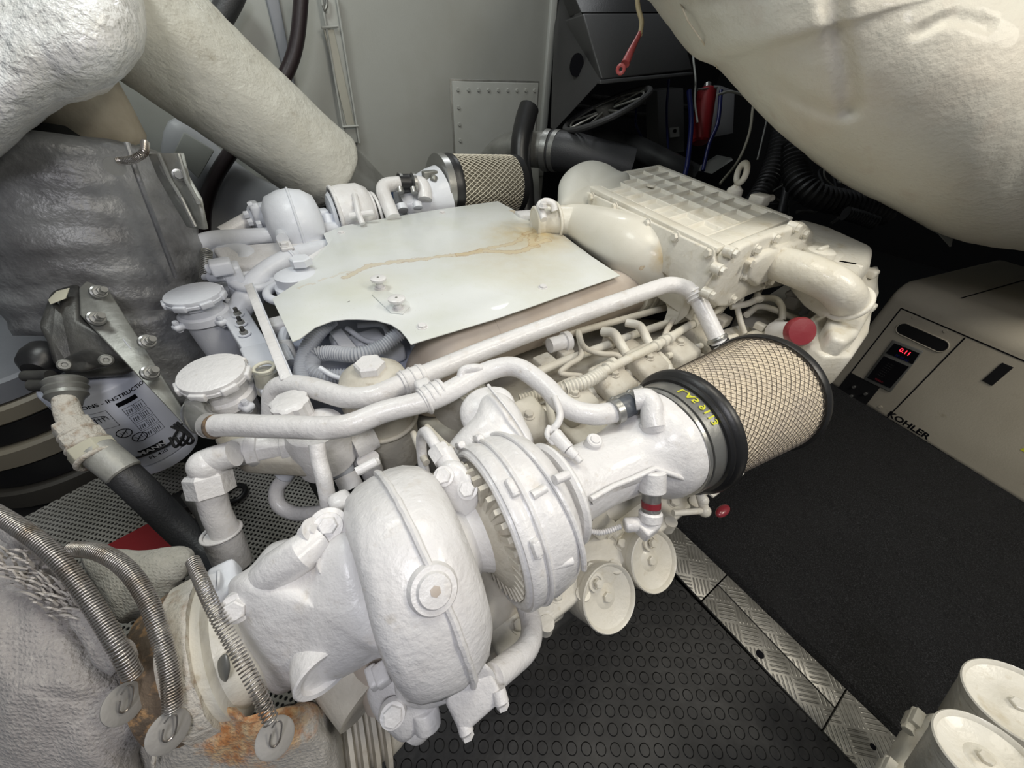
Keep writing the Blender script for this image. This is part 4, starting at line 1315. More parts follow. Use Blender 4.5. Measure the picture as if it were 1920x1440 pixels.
# wide frame round the pockets
def frame_piece(a, b, c, d):
    return MB().prism([LD(*a, -.03), LD(*b, -.03), LD(*c, -.03), LD(*d, -.03)], Z * .031)
for q in (((0, 0), (1, 0), (1, v0 - .01), (0, v0 - .01)), ((0, v1 + .01), (1, v1 + .01), (1, 1), (0, 1)), ((0, v0 - .01), (u0 - .01, v0 - .01), (u0 - .01, v1 + .01), (0, v1 + .01)), ((u1 + .01, v0 - .01), (1, v0 - .01), (1, v1 + .01), (u1 + .01, v1 + .01))):
    part('lid_frame', frame_piece(*q), C_P, ic, bev=.003)
nrm = (D_q - A_).cross(Z).normalized()
if nrm.x > 0:
    nrm = -nrm
side_o = A_ + nrm * .006
# side flange plate carrying the manifold
sf = [PL(px, py, side_o, nrm) for px, py in ((1074, 345), (1343, 470), (1348, 500), (1322, 545), (1300, 560), (1262, 520), (1062, 372), (1064, 356))]
sfl = part('side_flange', MB().prism(sf, nrm * .012), C_P, ic, bev=.003)
for q in ((1070, 352), (1110, 369), (1153, 388), (1215, 419), (1267, 444), (1330, 474), (1303, 545)):
    bolt(sfl, PL(q[0], q[1], side_o + nrm * .012, nrm), nrm, .011, mt=C_P)
MST = stained('stained_warm_lit_casting', (.70, .675, .60), (.63, .60, .51), [([tuple(P(1195, 508, .66) - org), tuple(P(1222, 498, .67) - org), tuple(P(1245, 480, .69) - org)], .006, .9)], [(tuple(P(1245, 483, .70) - org), .05, (.55, .42, .22), 1.3)])  # base colour carries the warm light's tint; the stains are rust
mpts = [(1040, 414, .68), (1085, 418, .685), (1135, 440, .685), (1185, 465, .68), (1228, 492, .655), (1236, 515, .60), (1225, 535, .54)]
mb = MB().tube(catmull([P(*q) for q in mpts]), [rp(q, P(1120, 440, .68)) for q in (27, 34, 46, 52, 54, 50, 46)], 40)
man = part('charge_manifold', mb, MST, EN, smooth=80)
sk_ = [PL(px, py, side_o, nrm) for px, py in ((1072, 372), (1120, 385), (1200, 418), (1262, 448), (1312, 482), (1316, 520), (1290, 548))]
sk2 = [P(*q) for q in ((1050, 395, .70), (1095, 400, .715), (1160, 432, .715), (1215, 462, .70), (1262, 500, .68), (1272, 530, .65), (1262, 552, .61))]
sk3 = [p - Z * .10 for p in sk2]
sk4 = [p - Z * .10 for p in sk_]
rws = [sk_, [a.lerp(b, .35) + Z * .006 for a, b in zip(sk_, sk2)], [a.lerp(b, .7) + Z * .004 for a, b in zip(sk_, sk2)], sk2, sk3, sk4]
part('manifold_skirt', MB().rings([catmull(r, seg=6) for r in rws] + [catmull(sk_, seg=6)], close=False, cap0=False, cap1=False), MST, man, smooth=80)
part('manifold_stub', MB().tube([P(1003, 417, .675), P(1025, 413, .68), P(1080, 415, .69)], rp(26, P(1020, 410, .68)), 32), C_P, man)
part('stub_lip', MB().torus(P(1004, 417, .675), P(1030, 413, .68) - P(1003, 417, .675), rp(25, P(1020, 410, .68)), .006), C_P, man)
part('stub_collar', MB().torus(P(1043, 414, .685), P(1030, 413, .68) - P(1003, 417, .675), rp(30, P(1040, 410, .68)), .005), C_P, man)
sb = P(1272, 470, .725)
part('manifold_boss', MB().lathe(sb - Z * .03, Z, [(0, .032), (.018, .028), (.024, .016), (.03, .014)], 24).hexb(sb, Z, .010, .008, False), C_P, man)
sb = P(1082, 368, .75)
part('manifold_boss', MB().lathe(sb - Z * .03, Z, [(0, .026), (.018, .022), (.028, .012)], 24), C_P, man)
# far end cap (rounded) behind the intercooler
part('end_bonnet', MB().inflate([(1046, 372, 1.35), (1050, 340, 1.4), (1072, 314, 1.45), (1105, 301, 1.5), (1135, 306, 1.5), (1160, 320, 1.5), (1180, 330, 1.5), (1170, 380, 1.45), (1100, 400, 1.4), (1050, 395, 1.35)], 1.45, .10, .12, rings=10, p=2.2), mat('shade_tinted_bonnet', (.50, .50, .46), .5, 0, ((60, .15),)), EN)  # shade behind the intercooler is put into this grey
# near end cover with bolts
oc = D_q + V((0, -.004, 0))
def E_(px, py, off=0.0):
    return PL(px, py, oc - Y * off, Y)
ec_o = [(1346, 472), (1372, 452), (1412, 436), (1450, 424), (1488, 412), (1505, 428), (1503, 470), (1480, 505), (1445, 530), (1405, 538), (1380, 548), (1348, 566), (1325, 566), (1310, 552), (1318, 530)]
ecv = part('end_cover', MB().prism([E_(*q) for q in ec_o], -Y * .035), C_P, ic, bev=.010, bseg=3)
part('end_dome', MB().prism([E_(*q) for q in ((1372, 480), (1400, 462), (1470, 440), (1486, 450), (1450, 500), (1385, 525), (1368, 510))], -Y * .055), C_P, ic, bev=.012, bseg=3)
for q in ((1374, 474), (1350, 506), (1416, 467), (1452, 447), (1331, 552), (1393, 516), (1372, 560), (1442, 527), (1492, 427), (1506, 437), (1499, 453), (1495, 471)):
    lug = E_(q[0], q[1], .035)
    l_ = part('bolt_boss', MB().cyl(lug + Y * .02, lug - Y * .002, .0135, 18), C_P, ecv)
    bolt(ecv, lug - Y * .002, -Y, .0105, mt=C_P, h=.009)
part('casting_mark', MB().prism([E_(1406, 500, .057), E_(1412, 488, .057), E_(1415, 490, .057), E_(1409, 503, .057)], -Y * .002), C_P, ecv)
# lifting eye
le = P(1379, 355, ZI + .01)
eye = part('lifting_eye', MB().torus(le + Z * .052, (X * .8 - Y * .6), .030, .010, 40, 14), C_P, EN)
part('eye_base', MB().lathe(le - Z * .02, Z, [(0, .028), (.02, .026), (.028, .016), (.034, .012)], 24), C_P, eye)
ft = P(1424, 375, ZI)
part('vent_fitting', MB().box(ft, (.06, .05, .035)).cyl(ft + X * .03, ft + V((.07, -.01, 0)), .012, 16), C_P, EN, bev=.005)
part('lid_boss', MB().lathe(LD(.3, .5, -.005), Z, [(0, .018), (.008, .016)], 20), C_P, ic)

# --- expansion tank and water pump at the right end
zt = .73
tk = part('expansion_tank', MB().prism([P(*q, zt) for q in ((1492, 405), (1560, 424), (1646, 462), (1640, 490), (1600, 530), (1545, 500), (1512, 470))], -Z * .12), C_P, EN, bev=.028, bseg=5)
cpn = P(1541, 470, zt + .02)
fp = part('filler_platform', MB().prism([P(*q, zt + .004) for q in ((1505, 462), (1530, 452), (1573, 462), (1588, 478), (1570, 492), (1520, 480))], -Z * .03), C_P, EN, bev=.006)
part('filler_cap', MB().lathe(cpn, -Z, [(-.004, .028), (0, .034), (.012, .036), (.016, .028), (.03, .026)], 32), C_P, fp)
part('cap_grip', MB().box(cpn + Z * .006, (.05, .012, .012)), C_P, fp, bev=.004)
part('platform_screw', MB().cyl(P(1521, 476, zt + .006), P(1521, 476, zt + .010), .006, 16), C_P, fp)
part('tank_rib', MB().box(P(1575, 497, zt - .01), (.10, .02, .02), (V((.5, -.86, 0)), V((.86, .5, 0)), Z)), C_P, EN, bev=.004)
wp = part('water_pump', MB().inflate([zo(1535, 585, .60), zo(1575, 560, .63), zo(1605, 520, .66), zo(1645, 500, .66), zo(1642, 545, .62), zo(1626, 590, .58), zo(1595, 628, .54), zo(1560, 645, .52), zo(1522, 640, .52), zo(1512, 608, .56)], 1.0, .05, .15, rings=9, p=3), C_P, EN)
part('pump_flange', MB().inflate([zo(1520, 590, .46), zo(1560, 600, .46), zo(1600, 610, .44), zo(1585, 640, .40), (1545, 650, dep(P(1545, 650, .38))), zo(1520, 640, .4)], 1.0, .03, .08), C_P, EN)
for q, z_ in (((1632, 512), .67), ((1582, 622), .57), ((1540, 625), .56), ((1628, 575), .60)):
    part('pump_lug', MB().box(P(*q, z_), (.032, .035, .025)), C_P, wp, bev=.007, bseg=3)
part('pump_outlet', MB().tube([P(1508, 650, .42), P(1560, 655, .40), P(1590, 648, .38)], .03, 18), 'darkmetal', EN)
part('pump_fitting', MB().cyl(P(1535, 648, .42), P(1552, 655, .42), .008, 12).cyl(P(1515, 640, .43), P(1535, 648, .42), .004, 10), 'steel', EN)
el = [(1438, 487, .70), (1470, 497, .715), (1520, 514, .72), (1560, 533, .71), (1582, 553, .69), (1592, 572, .66)]
p3 = [P(*p) for p in el]
rel = rp(33, p3[2])
elb = part('coolant_elbow', MB().tube(catmull(p3), [rel * .95, rel, rel, rel * .97], 32), C_P, EN)
part('elbow_flange', MB().lathe(p3[0], p3[1] - p3[0], [(-.02, rel * 1.1), (-.008, rel * 1.25), (.006, rel * 1.25), (.014, rel * 1.08), (.03, rel)], 40), C_P, elb)
part('elbow_ring', MB().torus(p3[-1] + (p3[-1] - p3[-2]).normalized() * -.01, p3[-1] - p3[-2], rel * 1.03, .007), C_P, elb)
bolt(elb, p3[0] + V((0, -.03, -.05)), -Y, .012, mt=C_P)
part('pump_body', MB().prism([P(*q, .62) for q in ((1566, 575), (1580, 548), (1606, 516), (1648, 503), (1652, 545), (1632, 590), (1612, 625), (1590, 640), (1560, 632), (1552, 605))], -Z * .08), C_P, EN, bev=.014, bseg=4)
part('pump_step', MB().prism([P(*q, .575) for q in ((1520, 600), (1600, 590), (1640, 570), (1632, 620), (1600, 668), (1545, 668), (1512, 640))], -Z * .1), C_P, EN, bev=.01)
part('gear_case', MB().prism([P(*q, .47) for q in ((1380, 590), (1490, 520), (1560, 560), (1520, 640), (1420, 640))], -Z * .2), 'grime', EN, bev=.01)
for pts, r_ in (([(1370, 575, .57), (1400, 570, .58), (1425, 560, .58), (1452, 560, .575), (1466, 575, .56), (1467, 600, .53)], 6), ([(1382, 575, .57), (1388, 600, .55), (1396, 625, .52)], 5), ([(1425, 540, .58), (1420, 552, .58), (1425, 562, .58)], 6), ([(1400, 590, .55), (1430, 575, .55), (1500, 600, .53)], 6)):
    part('hard_line', tubez(pts, r_, 12)[0], C_P, EN)
part('wire_plug', MB().box(P(1488, 565, .55), (.05, .04, .04)).cyl(P(1488, 560, .56), P(1480, 545, .58), .014, 14), W_P, EN, bev=.005)
part('wire_bundle', MB().tube(catmull([P(1500, 565, .55), P(1510, 580, .52), P(1500, 590, .5)]), .008, 10).tube(catmull([P(1505, 560, .55), P(1518, 572, .52), P(1512, 588, .5)]), .006, 10), 'wprint', EN)
part('loose_pipe_joint', MB().torus(P(1338, 570, .56), X, .028, .010), 'grime', EN)

# --- header tank with red cap
ht = part('header_tank', MB().prism([P(*q, .53) for q in ((1398, 618), (1470, 600), (1505, 588), (1522, 650), (1495, 690), (1420, 670))], -Z * .12), C_P, EN, bev=.018, bseg=4)
part('header_clip', MB().box(P(1425, 612, .54), (.02, .03, .02)), C_P, ht, bev=.003)
part('header_clip', MB().box(P(1460, 603, .54), (.03, .02, .01)), C_P, ht, bev=.003)
rc_ = P(1500, 622, .60)
rax = (CAMP - rc_).normalized() + V((.82, -.57, .04)) * .55
part('red_cap', MB().lathe(rc_, rax, [(-.012, .030), (-.010, .036), (-.008, .038), (.004, .038), (.010, .034), (.012, .0)], 28), 'redcap', ht)
part('tank_neck', MB().lathe(rc_ - rax.normalized() * .012, -rax, [(0, .024), (.05, .028), (.09, .03)], 24), W_P, ht)

# ================================================================== NEAR TURBOCHARGER
TA, TB = V((.04, .25, .583)), V((.56, .203, .575))
TD = (TB - TA).normalized()
def tx(x):
    return TA + TD * ((x - TA.x) / TD.x)
# turbine volute
def vshrink(t):
    q = max(0.0, min(1.0, (t - 70) / 65))
    return 1 - .15 * q * q * (3 - 2 * q)
vmb = MB().lathe(tx(.04), TD, [(-.064, .085), (-.063, .122), (-.058, .136), (-.045, .146), (-.025, .152), (0, .155), (.020, .152), (.038, .143), (.050, .128), (.056, .105), (.058, .06)], 72, ell=1.0).bumpy(.0035, 12, 4)
for i_, p_ in enumerate(vmb.v):
    c_ = tx(p_.x)
    rl_ = p_ - c_
    k_ = vshrink(math.degrees(math.atan2(rl_.z, -rl_.y)) % 360 if rl_.z > -.05 else 0)
    vmb.v[i_] = V((p_.x, c_.y + rl_.y * k_, c_.z + rl_.z * k_))
vol = part('turbine_housing', vmb, W_P, EN, smooth=70)
# raised weld seam along the rim
a_, b_, n_ = frame(TD)
def rim(t, x=.04, r=.155):
    d = V((0, -math.cos(t), math.sin(t)))
    return tx(x) + d * r * vshrink(math.degrees(t))
part('casting_seam', MB().tube([rim(t * PI / 180, .038, .1555) for t in range(-14, 150, 4)], .0045, 8).bumpy(.0015, 60, 1), W_P, vol)
def on_vol(px, py, r=.155):
    """where the line of sight meets the volute rim cylinder"""
    rr = ray(px, py)
    o = CAMP - TA
    A2 = rr.y ** 2 + rr.z ** 2
    B2 = 2 * (rr.y * o.y + rr.z * o.z)
    C2 = o.y ** 2 + o.z ** 2 - r * r
    t = (-B2 - math.sqrt(max(0, B2 * B2 - 4 * A2 * C2))) / (2 * A2)
    p = CAMP + rr * t
    return p, V((0, p.y - TA.y, p.z - TA.z)).normalized()
p, n = on_vol(813, 1105)
pg_ = part('plug_boss', MB().lathe(p - n * .012, n, [(0, .027), (.010, .025), (.016, .0225), (.0165, .0175), (.019, .0165), (.021, .0155), (.022, .006)], 48), W_P, vol)
part('plug_hex', MB().hexb(p + n * .0095, n, .0055, .0012, False), 'brown', pg_)
p, n = on_vol(700, 880)
part('top_boss', MB().cyl(Q(668, 884, .505), Q(706, 864, .515), .006, 14), W_P, vol)
part('flange_seam', MB().prism([Q(668, 878, .52), Q(708, 856, .53), Q(713, 862, .53), Q(672, 886, .52)], Z * -.01), W_P, vol, bev=.002)
part('side_lug', MB().box(Q(640, 945, .52), (.03, .03, .03)), W_P, vol, bev=.008)
# lower outlet neck and block
part('lower_neck', MB().inflate([(745, 1245, .44), (790, 1225, .43), (850, 1235, .43), (905, 1240, .43), (930, 1275, .44), (880, 1300, .44), (800, 1330, .45), (745, 1310, .45)], .44, .012, .09, p=3), W_P, vol)
blk = part('outlet_block', MB().prism([Q(832, 1312, .425), Q(918, 1252, .43), Q(948, 1310, .43), Q(866, 1382, .425)], (Q(880, 1310, .50) - Q(890, 1320, .425))), W_P, vol, bev=.006, bseg=3)
part('block_face', MB().prism([Q(827, 1302, .422), Q(912, 1246, .428), Q(918, 1254, .428), Q(833, 1312, .422)], (Q(880, 1310, .50) - Q(890, 1320, .43))), W_P, blk, bev=.002)
for q in ((872, 1368), (938, 1312)):
    c_ = Q(q[0], q[1], .43)
    part('block_bolt', MB().cyl(Q(q[0] - 4, q[1] - 20, .435), Q(q[0] + 3, q[1] + 6, .43), .0085, 20).hexb(Q(q[0] + 3, q[1] + 6, .43), Q(q[0] + 10, q[1] + 30, .43) - Q(q[0], q[1], .43), .0075, .006, False), W_P, blk)
part('drain_boss', MB().cyl(Q(795, 1325, .47), Q(803, 1362, .47), .017, 20).cyl(Q(790, 1330, .50), Q(770, 1350, .50), .03, 24), W_P, vol, bev=.002)
# big hex plug and lug at the bottom
lugb = part('lower_lug', MB().inflate([(690, 1290, .47), (750, 1270, .46), (800, 1290, .46), (805, 1330, .47), (780, 1375, .47), (755, 1392, .47), (730, 1375, .47), (700, 1340, .47)], .47, .012, .05, p=3.5, rings=7), W_P, EN)
hp = Q(736, 1340, .44)
hd = CAMP - hp + V((-.1, -.25, 0))
part('lug_hex', MB().lathe(hp, hd, [(-.006, .016), (.003, .014)], 28).hexb(hp + hd.normalized() * .002, hd, .0115, .007, False), W_P, lugb)
part('nut_tab', MB().box(Q(701, 1270, .45), (.014, .024, .022)).box(Q(715, 1266, .45), (.016, .024, .022)), W_P, EN, bev=.003)
part('lower_pipe_socket', MB().cyl(Q(650, 1240, .52), Q(700, 1300, .50), .05, 28), 'grime', EN)
# exhaust elbow housing
exh = part('exhaust_housing', MB().inflate([(425, 1098, .46), (470, 1060, .47), (508, 1018, .49), (560, 1008, .49), (610, 1000, .48), (655, 1000, .47), (680, 1050, .46), (704, 1110, .455), (722, 1165, .45), (735, 1230, .45), (700, 1240, .455), (655, 1268, .46), (605, 1290, .465), (555, 1292, .47), (512, 1302, .48), (480, 1250, .47), (450, 1180, .46)], .46, .055, .11, rings=12, p=3.6, cen=(590, 1140, .46)).bumpy(.004, 14, 9), W_P, EN, smooth=70)
part('flange_tongue', MB().inflate([(470, 1080, .50), (500, 1030, .52), (540, 1010, .53), (580, 1018, .53), (590, 1050, .51), (520, 1090, .49)], .51, .01, .02, p=3), W_P, exh)
part('housing_rib', MB().tube([Q(478, 1100, .445), Q(520, 1068, .425), Q(570, 1035, .425), Q(600, 1008, .44)], [.018, .022, .022, .018], 20), W_P, exh)
part('bridge_block', MB().prism([Q(590, 985, .45), Q(632, 955, .46), (Q(668, 1040, .44)), Q(612, 1068, .435)], (Q(640, 1000, .52) - Q(640, 1000, .45))), W_P, exh, bev=.007, bseg=3)
bn = (CAMP - Q(615, 990, .45)).normalized()
part('hex_bolt', MB().lathe(Q(615, 988, .44), bn, [(-.01, .023), (-.002, .022), (.0, .0165), (.003, .016)], 32).hexb(Q(614, 986, .44) + bn * .002, bn, .0105, .008, False, .5), W_P, exh)
for q in ((578, 996), (607, 1062), (682, 1152)):
    c_ = Q(q[0], q[1], .43)
    dd = (Q(q[0] - 40, q[1] + 18, .44) - c_).normalized()
    part('stud_nut', MB().cyl(c_ - dd * .010, c_ + dd * .012, .0055, 14).hexb(c_ - dd * .006, dd, .0105, .010, True), W_P, exh)
p0 = Q(442, 1142, .415)
dd = (CAMP - p0).normalized() + V((-.4, -.3, 0))
part('hex_bolt', MB().lathe(p0, dd, [(-.01, .017), (.0, .016)], 24).hexb(p0, dd, .0115, .009, False, .2), W_P, exh)
# round blank port
pp0 = Q(604, 1252, .425)
pd_ = (Q(640, 1330, .42) - Q(590, 1225, .43)).normalized() + (CAMP - pp0).normalized() * .75
part('blank_port', MB().lathe(pp0, pd_, [(-.030, .020), (-.022, .027), (-.01, .0305), (.008, .033), (.010, .031), (.009, .0255), (.003, .0245), (.003, .001)], 44, ell=1.0), W_P, exh)
part('gap_pipe', MB().tube([Q(690, 1180, .50), Q(720, 1250, .50), Q(735, 1300, .50)], .035, 24), 'brown', EN)
# exhaust flange, rusty ring and heat wrap
xc = lambda x: tx(x) + V((0, .005, .01))
fx_ = Q(455, 1192, .49)
fd = TD
part('exhaust_flange', MB().lathe(fx_ , fd, [(-.024, .086), (-.010, .092), (-.006, .080), (.03, .070)], 56), C_P, EN)
part('rusty_ring', MB().lathe(fx_, fd, [(-.085, .078), (-.06, .088), (-.028, .090)], 56), 'rusty', EN)
part('wrap_band', MB().lathe(fx_, fd, [(-.05, .0925), (-.022, .0945)], 56).bumpy(.002, 60, 2), 'ceramic', EN)
part('dangling_hook', MB().inflate([(408, 1240, .41), (424, 1225, .41), (432, 1250, .41), (425, 1278, .41), (412, 1270, .41)], .41, .004, .004), 'dull', EN)
part('flange_bolt', MB().hexb(Q(408, 1092, .46), -TD + Z * .5, .011, .012), 'cool', EN)
part('flange_ear', MB().box(Q(425, 1095, .47), (.03, .05, .03)), 'cool', EN, bev=.006)

# bearing housing between the wheels
part('bearing_housing', MB().lathe(tx(.085), TD, [(0, .055), (.015, .062), (.03, .050), (.045, .058), (.055, .075)], 40), W_P, EN)
part('bearing_lobe', MB().inflate([(845, 930, .54), (880, 925, .54), (930, 945, .54), (945, 985, .54), (915, 1010, .54), (870, 1030, .54), (850, 990, .54)], .54, .03, .06, p=3), W_P, EN)
o = part('drain_ear', MB().inflate([(868, 1010, .55), (900, 1000, .55), (905, 1035, .55), (895, 1060, .55), (878, 1055, .55), (868, 1035, .55)], .55, .006, .02, p=4), W_P, EN)
part('ear_hole', MB().cyl(Q(885, 1030, .543), Q(885, 1030, .54), .0045, 14), 'rusty', o)
# oil feed: curved line, nut, elbow with two hex bolts
of_ = part('oil_feed_body', MB().inflate([(822, 880, .52), (840, 862, .52), (868, 870, .52), (890, 905, .51), (898, 935, .51), (888, 962, .52), (868, 970, .52), (838, 950, .52), (820, 925, .52)], .52, .02, .03, p=3.2, rings=9), W_P, EN)
part('oil_feed_neck', MB().tube([Q(830, 848, .535), Q(848, 880, .525), Q(868, 905, .52)], .0155, 20), W_P, of_)
part('oil_feed_nut', MB().hexb(Q(833, 862, .53), Q(817, 838, .54) - Q(833, 862, .53), .0165, .022, False), W_P, of_)
part('oil_feed_line', MB().tube(curve_px([(820, 842, .54), (808, 822, .55), (797, 810, .57), (790, 822, .60), (792, 860, .62), (798, 890, .62), (806, 905, .62)]), .0085, 16), W_P, of_)
for q in ((832, 893), (877, 918)):
    c_ = Q(q[0], q[1], .495)
    nn = (CAMP - c_).normalized() + V((-.2, 0, .3))
    part('hex_bolt', MB().hexb(c_, nn, .0105, .008), W_P, of_)
part('feed_base', MB().inflate([(826, 940, .54), (860, 975, .53), (890, 965, .53), (905, 940, .53), (905, 975, .54), (880, 1000, .54), (840, 985, .54)], .54, .012, .03, p=3), W_P, of_)
for pts, r_ in (([(775, 812, .66), (790, 850, .62), (800, 868, .60)], 6), ([(800, 800, .66), (830, 830, .62), (850, 845, .6)], 6), ([(765, 920, .58), (790, 905, .58), (815, 895, .57)], 9), ([(790, 950, .56), (800, 930, .56), (810, 900, .56)], 8)):
    part('hard_line', MB().tube(curve_px(pts), rp(r_, Q(*pts[0])), 12), 'grime', EN)

# compressor
cmp_ = part('compressor_housing', MB().lathe(tx(.158), TD, [(.004, .06), (.004, .117), (.010, .121), (.035, .124), (.062, .121), (.078, .112), (.088, .098), (.092, .08), (.094, .05)], 72).bumpy(.0025, 14, 6), W_P, EN, smooth=70)
part('back_plate', MB().lathe(tx(.158), TD, [(-.030, .045), (-.028, .060), (-.012, .092), (-.006, .106), (-.004, .112), (.004, .114)], 64), 'grime', EN)
bpn = part('backplate_rim', MB().torus(tx(.150), TD, .112, .006, 64, 10), W_P, EN)
for k in range(36):
    t = 2 * PI * k / 36
    d = V((0, math.cos(t), math.sin(t)))
    part('cooling_fin', MB().box(tx(.141) + d * .080, (.012, .052, .007), (TD, d, TD.cross(d))), 'grime', bpn)
# band between plate and housing
band = part('clamp_ring', MB().lathe(tx(.150), TD, [(0, .112), (0, .122), (.004, .124), (.016, .124), (.02, .122), (.02, .112)], 72), W_P, EN)
part('ring_groove', MB().torus(tx(.176), TD, .124, .0035, 72, 8), W_P, band)
for t in (155, 118, 60, 20, 195):
    a = t * PI / 180
    d = V((0, -math.cos(a - PI / 2 + PI / 2), math.sin(a)))
for q in ((897, 822), (960, 915), (1005, 1028), (863, 835)):
    rr = ray(*q)
    o = CAMP - tx(.16)
    r0 = .1255
    A2 = rr.y ** 2 + rr.z ** 2; B2 = 2 * (rr.y * o.y + rr.z * o.z); C2 = o.y ** 2 + o.z ** 2 - r0 * r0
    t = (-B2 - math.sqrt(max(0, B2 * B2 - 4 * A2 * C2))) / (2 * A2)
    p = CAMP + rr * t
    n = V((0, p.y - tx(.16).y, p.z - tx(.16).z)).normalized()
    part('band_bolt', MB().box(p, (.010, .018, .012), (TD, n.cross(TD), n)).cyl(p + n.cross(TD) * .012, p - n.cross(TD) * .012, .006, 14), W_P, band, bev=.0015)
part('spiral_seam', MB().tube([tx(.215) + V((0, -math.cos(t * PI / 180), math.sin(t * PI / 180))) * .1245 for t in range(10, 170, 6)], .004, 8), W_P, cmp_)
for q0, q1 in (((997, 930), (1022, 915)), ((1012, 990), (1068, 970)), ((1040, 900), (1065, 890)), ((1030, 1062), (1072, 1050))):
    d0 = dep(tx(.20)) - .108
    part('casting_rib', MB().tube([Q(q0[0], q0[1], d0), Q(q1[0], q1[1], d0 + .01)], .0065, 12), W_P, cmp_)
part('outlet_neck', MB().inflate([(842, 845, .62), (858, 812, .63), (890, 780, .64), (905, 745, .66), (935, 735, .66), (965, 755, .65), (985, 790, .64), (1000, 830, .62), (980, 870, .6), (900, 870, .6)], .62, .035, .07, p=2.6, rings=9), W_P, cmp_)
part('neck_seam', MB().tube(curve_px([(915, 722, .635), (950, 765, .60), (975, 800, .59), (1010, 860, .575)]), .003, 8), W_P, cmp_)
part('outlet_bellows', MB().corr(catmull([P(850, 775, .56), P(862, 760, .56), P(905, 735, .57)]), rp(42, P(862, 760, .56)), .010, .0035, 36), 'grime', EN)
part('outlet_cone', MB().inflate([(862, 780, .66), (870, 750, .67), (900, 728, .68), (945, 728, .67), (965, 760, .66), (930, 800, .65), (880, 810, .65)], .66, .02, .05, p=2.4), W_P, EN)
# second clamp and sensor
part('v_clamp', MB().lathe(tx(.262), TD, [(0, .06), (0, .080), (.005, .085), (.009, .085), (.014, .080), (.014, .06)], 64), W_P, EN)
sn = part('speed_sensor', MB().cyl(Q(1040, 815, .585), Q(1066, 843, .57), .012, 20, r2=.010).cyl(Q(1066, 843, .57), Q(1080, 856, .565), .008, 16).cyl(Q(1080, 856, .565), Q(1089, 866, .56), .0055, 12), W_P, EN)
part('sensor_clip', MB().tube(curve_px([(1030, 800, .60), (1026, 815, .59), (1038, 830, .58), (1048, 822, .585), (1042, 806, .59)]), .0045, 10), W_P, sn)
part('vent_line', MB().tube(curve_px([(1030, 810, .60), (1045, 795, .60), (1050, 775, .61), (1040, 745, .63)]), .006, 12), W_P, EN)

# intake elbow
iel = part('intake_elbow', MB().lathe(tx(.275), TD, [(0, .064), (.01, .060), (.08, .059), (.13, .062), (.155, .069), (.175, .083), (.190, .094), (.205, .100), (.225, .102)], 64).bumpy(.003, 16, 3), W_P, EN, smooth=70)
def on_turbo(px, py, r):
    rr = ray(px, py)
    o = CAMP - tx(.42)
    A2 = rr.y ** 2 + rr.z ** 2
    B2 = 2 * (rr.y * o.y + rr.z * o.z)
    C2 = o.y ** 2 + o.z ** 2 - r * r
    return CAMP + rr * ((-B2 - math.sqrt(max(0, B2 * B2 - 4 * A2 * C2))) / (2 * A2))
lg_ = [(1108, 936, .060), (1150, 912, .061), (1190, 896, .063), (1228, 878, .070), (1262, 890, .084), (1292, 902, .092), (1322, 872, .098)]
lo_ = [(1112, 946, .058), (1150, 924, .058), (1192, 908, .059), (1230, 892, .066), (1264, 906, .078), (1296, 914, .086), (1326, 884, .094)]
up_ = [on_turbo(*q) + (CAMP - on_turbo(*q)).normalized() * .006 for q in lg_]
dn_ = [on_turbo(*q) + (CAMP - on_turbo(*q)).normalized() * .002 for q in lo_]
part('ledge_ridge', MB().tube(up_, .0042, 12), W_P, iel)
part('elbow_ledge', MB().rings([[p - (CAMP - p).normalized() * .02 for p in up_], up_, dn_, [p - (CAMP - p).normalized() * .02 for p in dn_]], close=False, cap0=False, cap1=False), W_P, iel)
p = Q(1112, 818, .60)
part('elbow_boss', MB().lathe(p - Z * .03, Z - Y * .2, [(0, .014), (.026, .013), (.028, .011), (.028, .008), (.03, .007)], 24), W_P, iel)
part('small_lug', MB().cyl(Q(1120, 925, .63), Q(1128, 945, .63), .016, 20), W_P, iel)
# vertical riser on the elbow and 90 degree bend
rs_ = part('vent_riser', MB().lathe(Q(1232, 862, .635), Q(1223, 782, .626) - Q(1232, 862, .635), [(-.01, .020), (.0, .021), (.05, .0205), (.055, .024), (.066, .024), (.070, .019)], 32).bumpy(.0012, 50, 2), W_P, iel)
part('vent_bend', MB().tube(catmull([Q(1226, 800, .615), Q(1222, 780, .618), Q(1222, 762, .622), Q(1212, 748, .63), Q(1190, 750, .635)]), rl2 * .93, 24), W_P, rs_)
# drain cup under the elbow
dcup = part('drain_cup', MB().cyl(Q(1223, 880, .60), Q(1222, 922, .605), .022, 28, ch=.003), W_P, iel)
part('sight_tube', MB().cyl(Q(1222, 920, .605), Q(1220, 965, .61), .0150, 24), 'clear', dcup)
part('sight_core', MB().cyl(Q(1222, 922, .605), Q(1220, 958, .61), .010, 18), 'steel', dcup)
part('red_stripe', MB().cyl(Q(1221, 940, .607), Q(1220.6, 951, .608), .0156, 24), 'redcap', dcup)
part('lower_cap', MB().cyl(Q(1220, 958, .61), Q(1219, 978, .612), .019, 24, ch=.003), W_P, dcup)
part('drain_elbow', MB().box(Q(1212, 988, .615), (.035, .03, .025)).cyl(Q(1170, 985, .615), Q(1205, 982, .615), .012, 18), W_P, dcup, bev=.004)
part('drain_hose', MB().corr(curve_px([(1100, 995, .62), (1130, 998, .62), (1165, 987, .62)]), .0045, .004, .0008, 10), W_P, dcup)
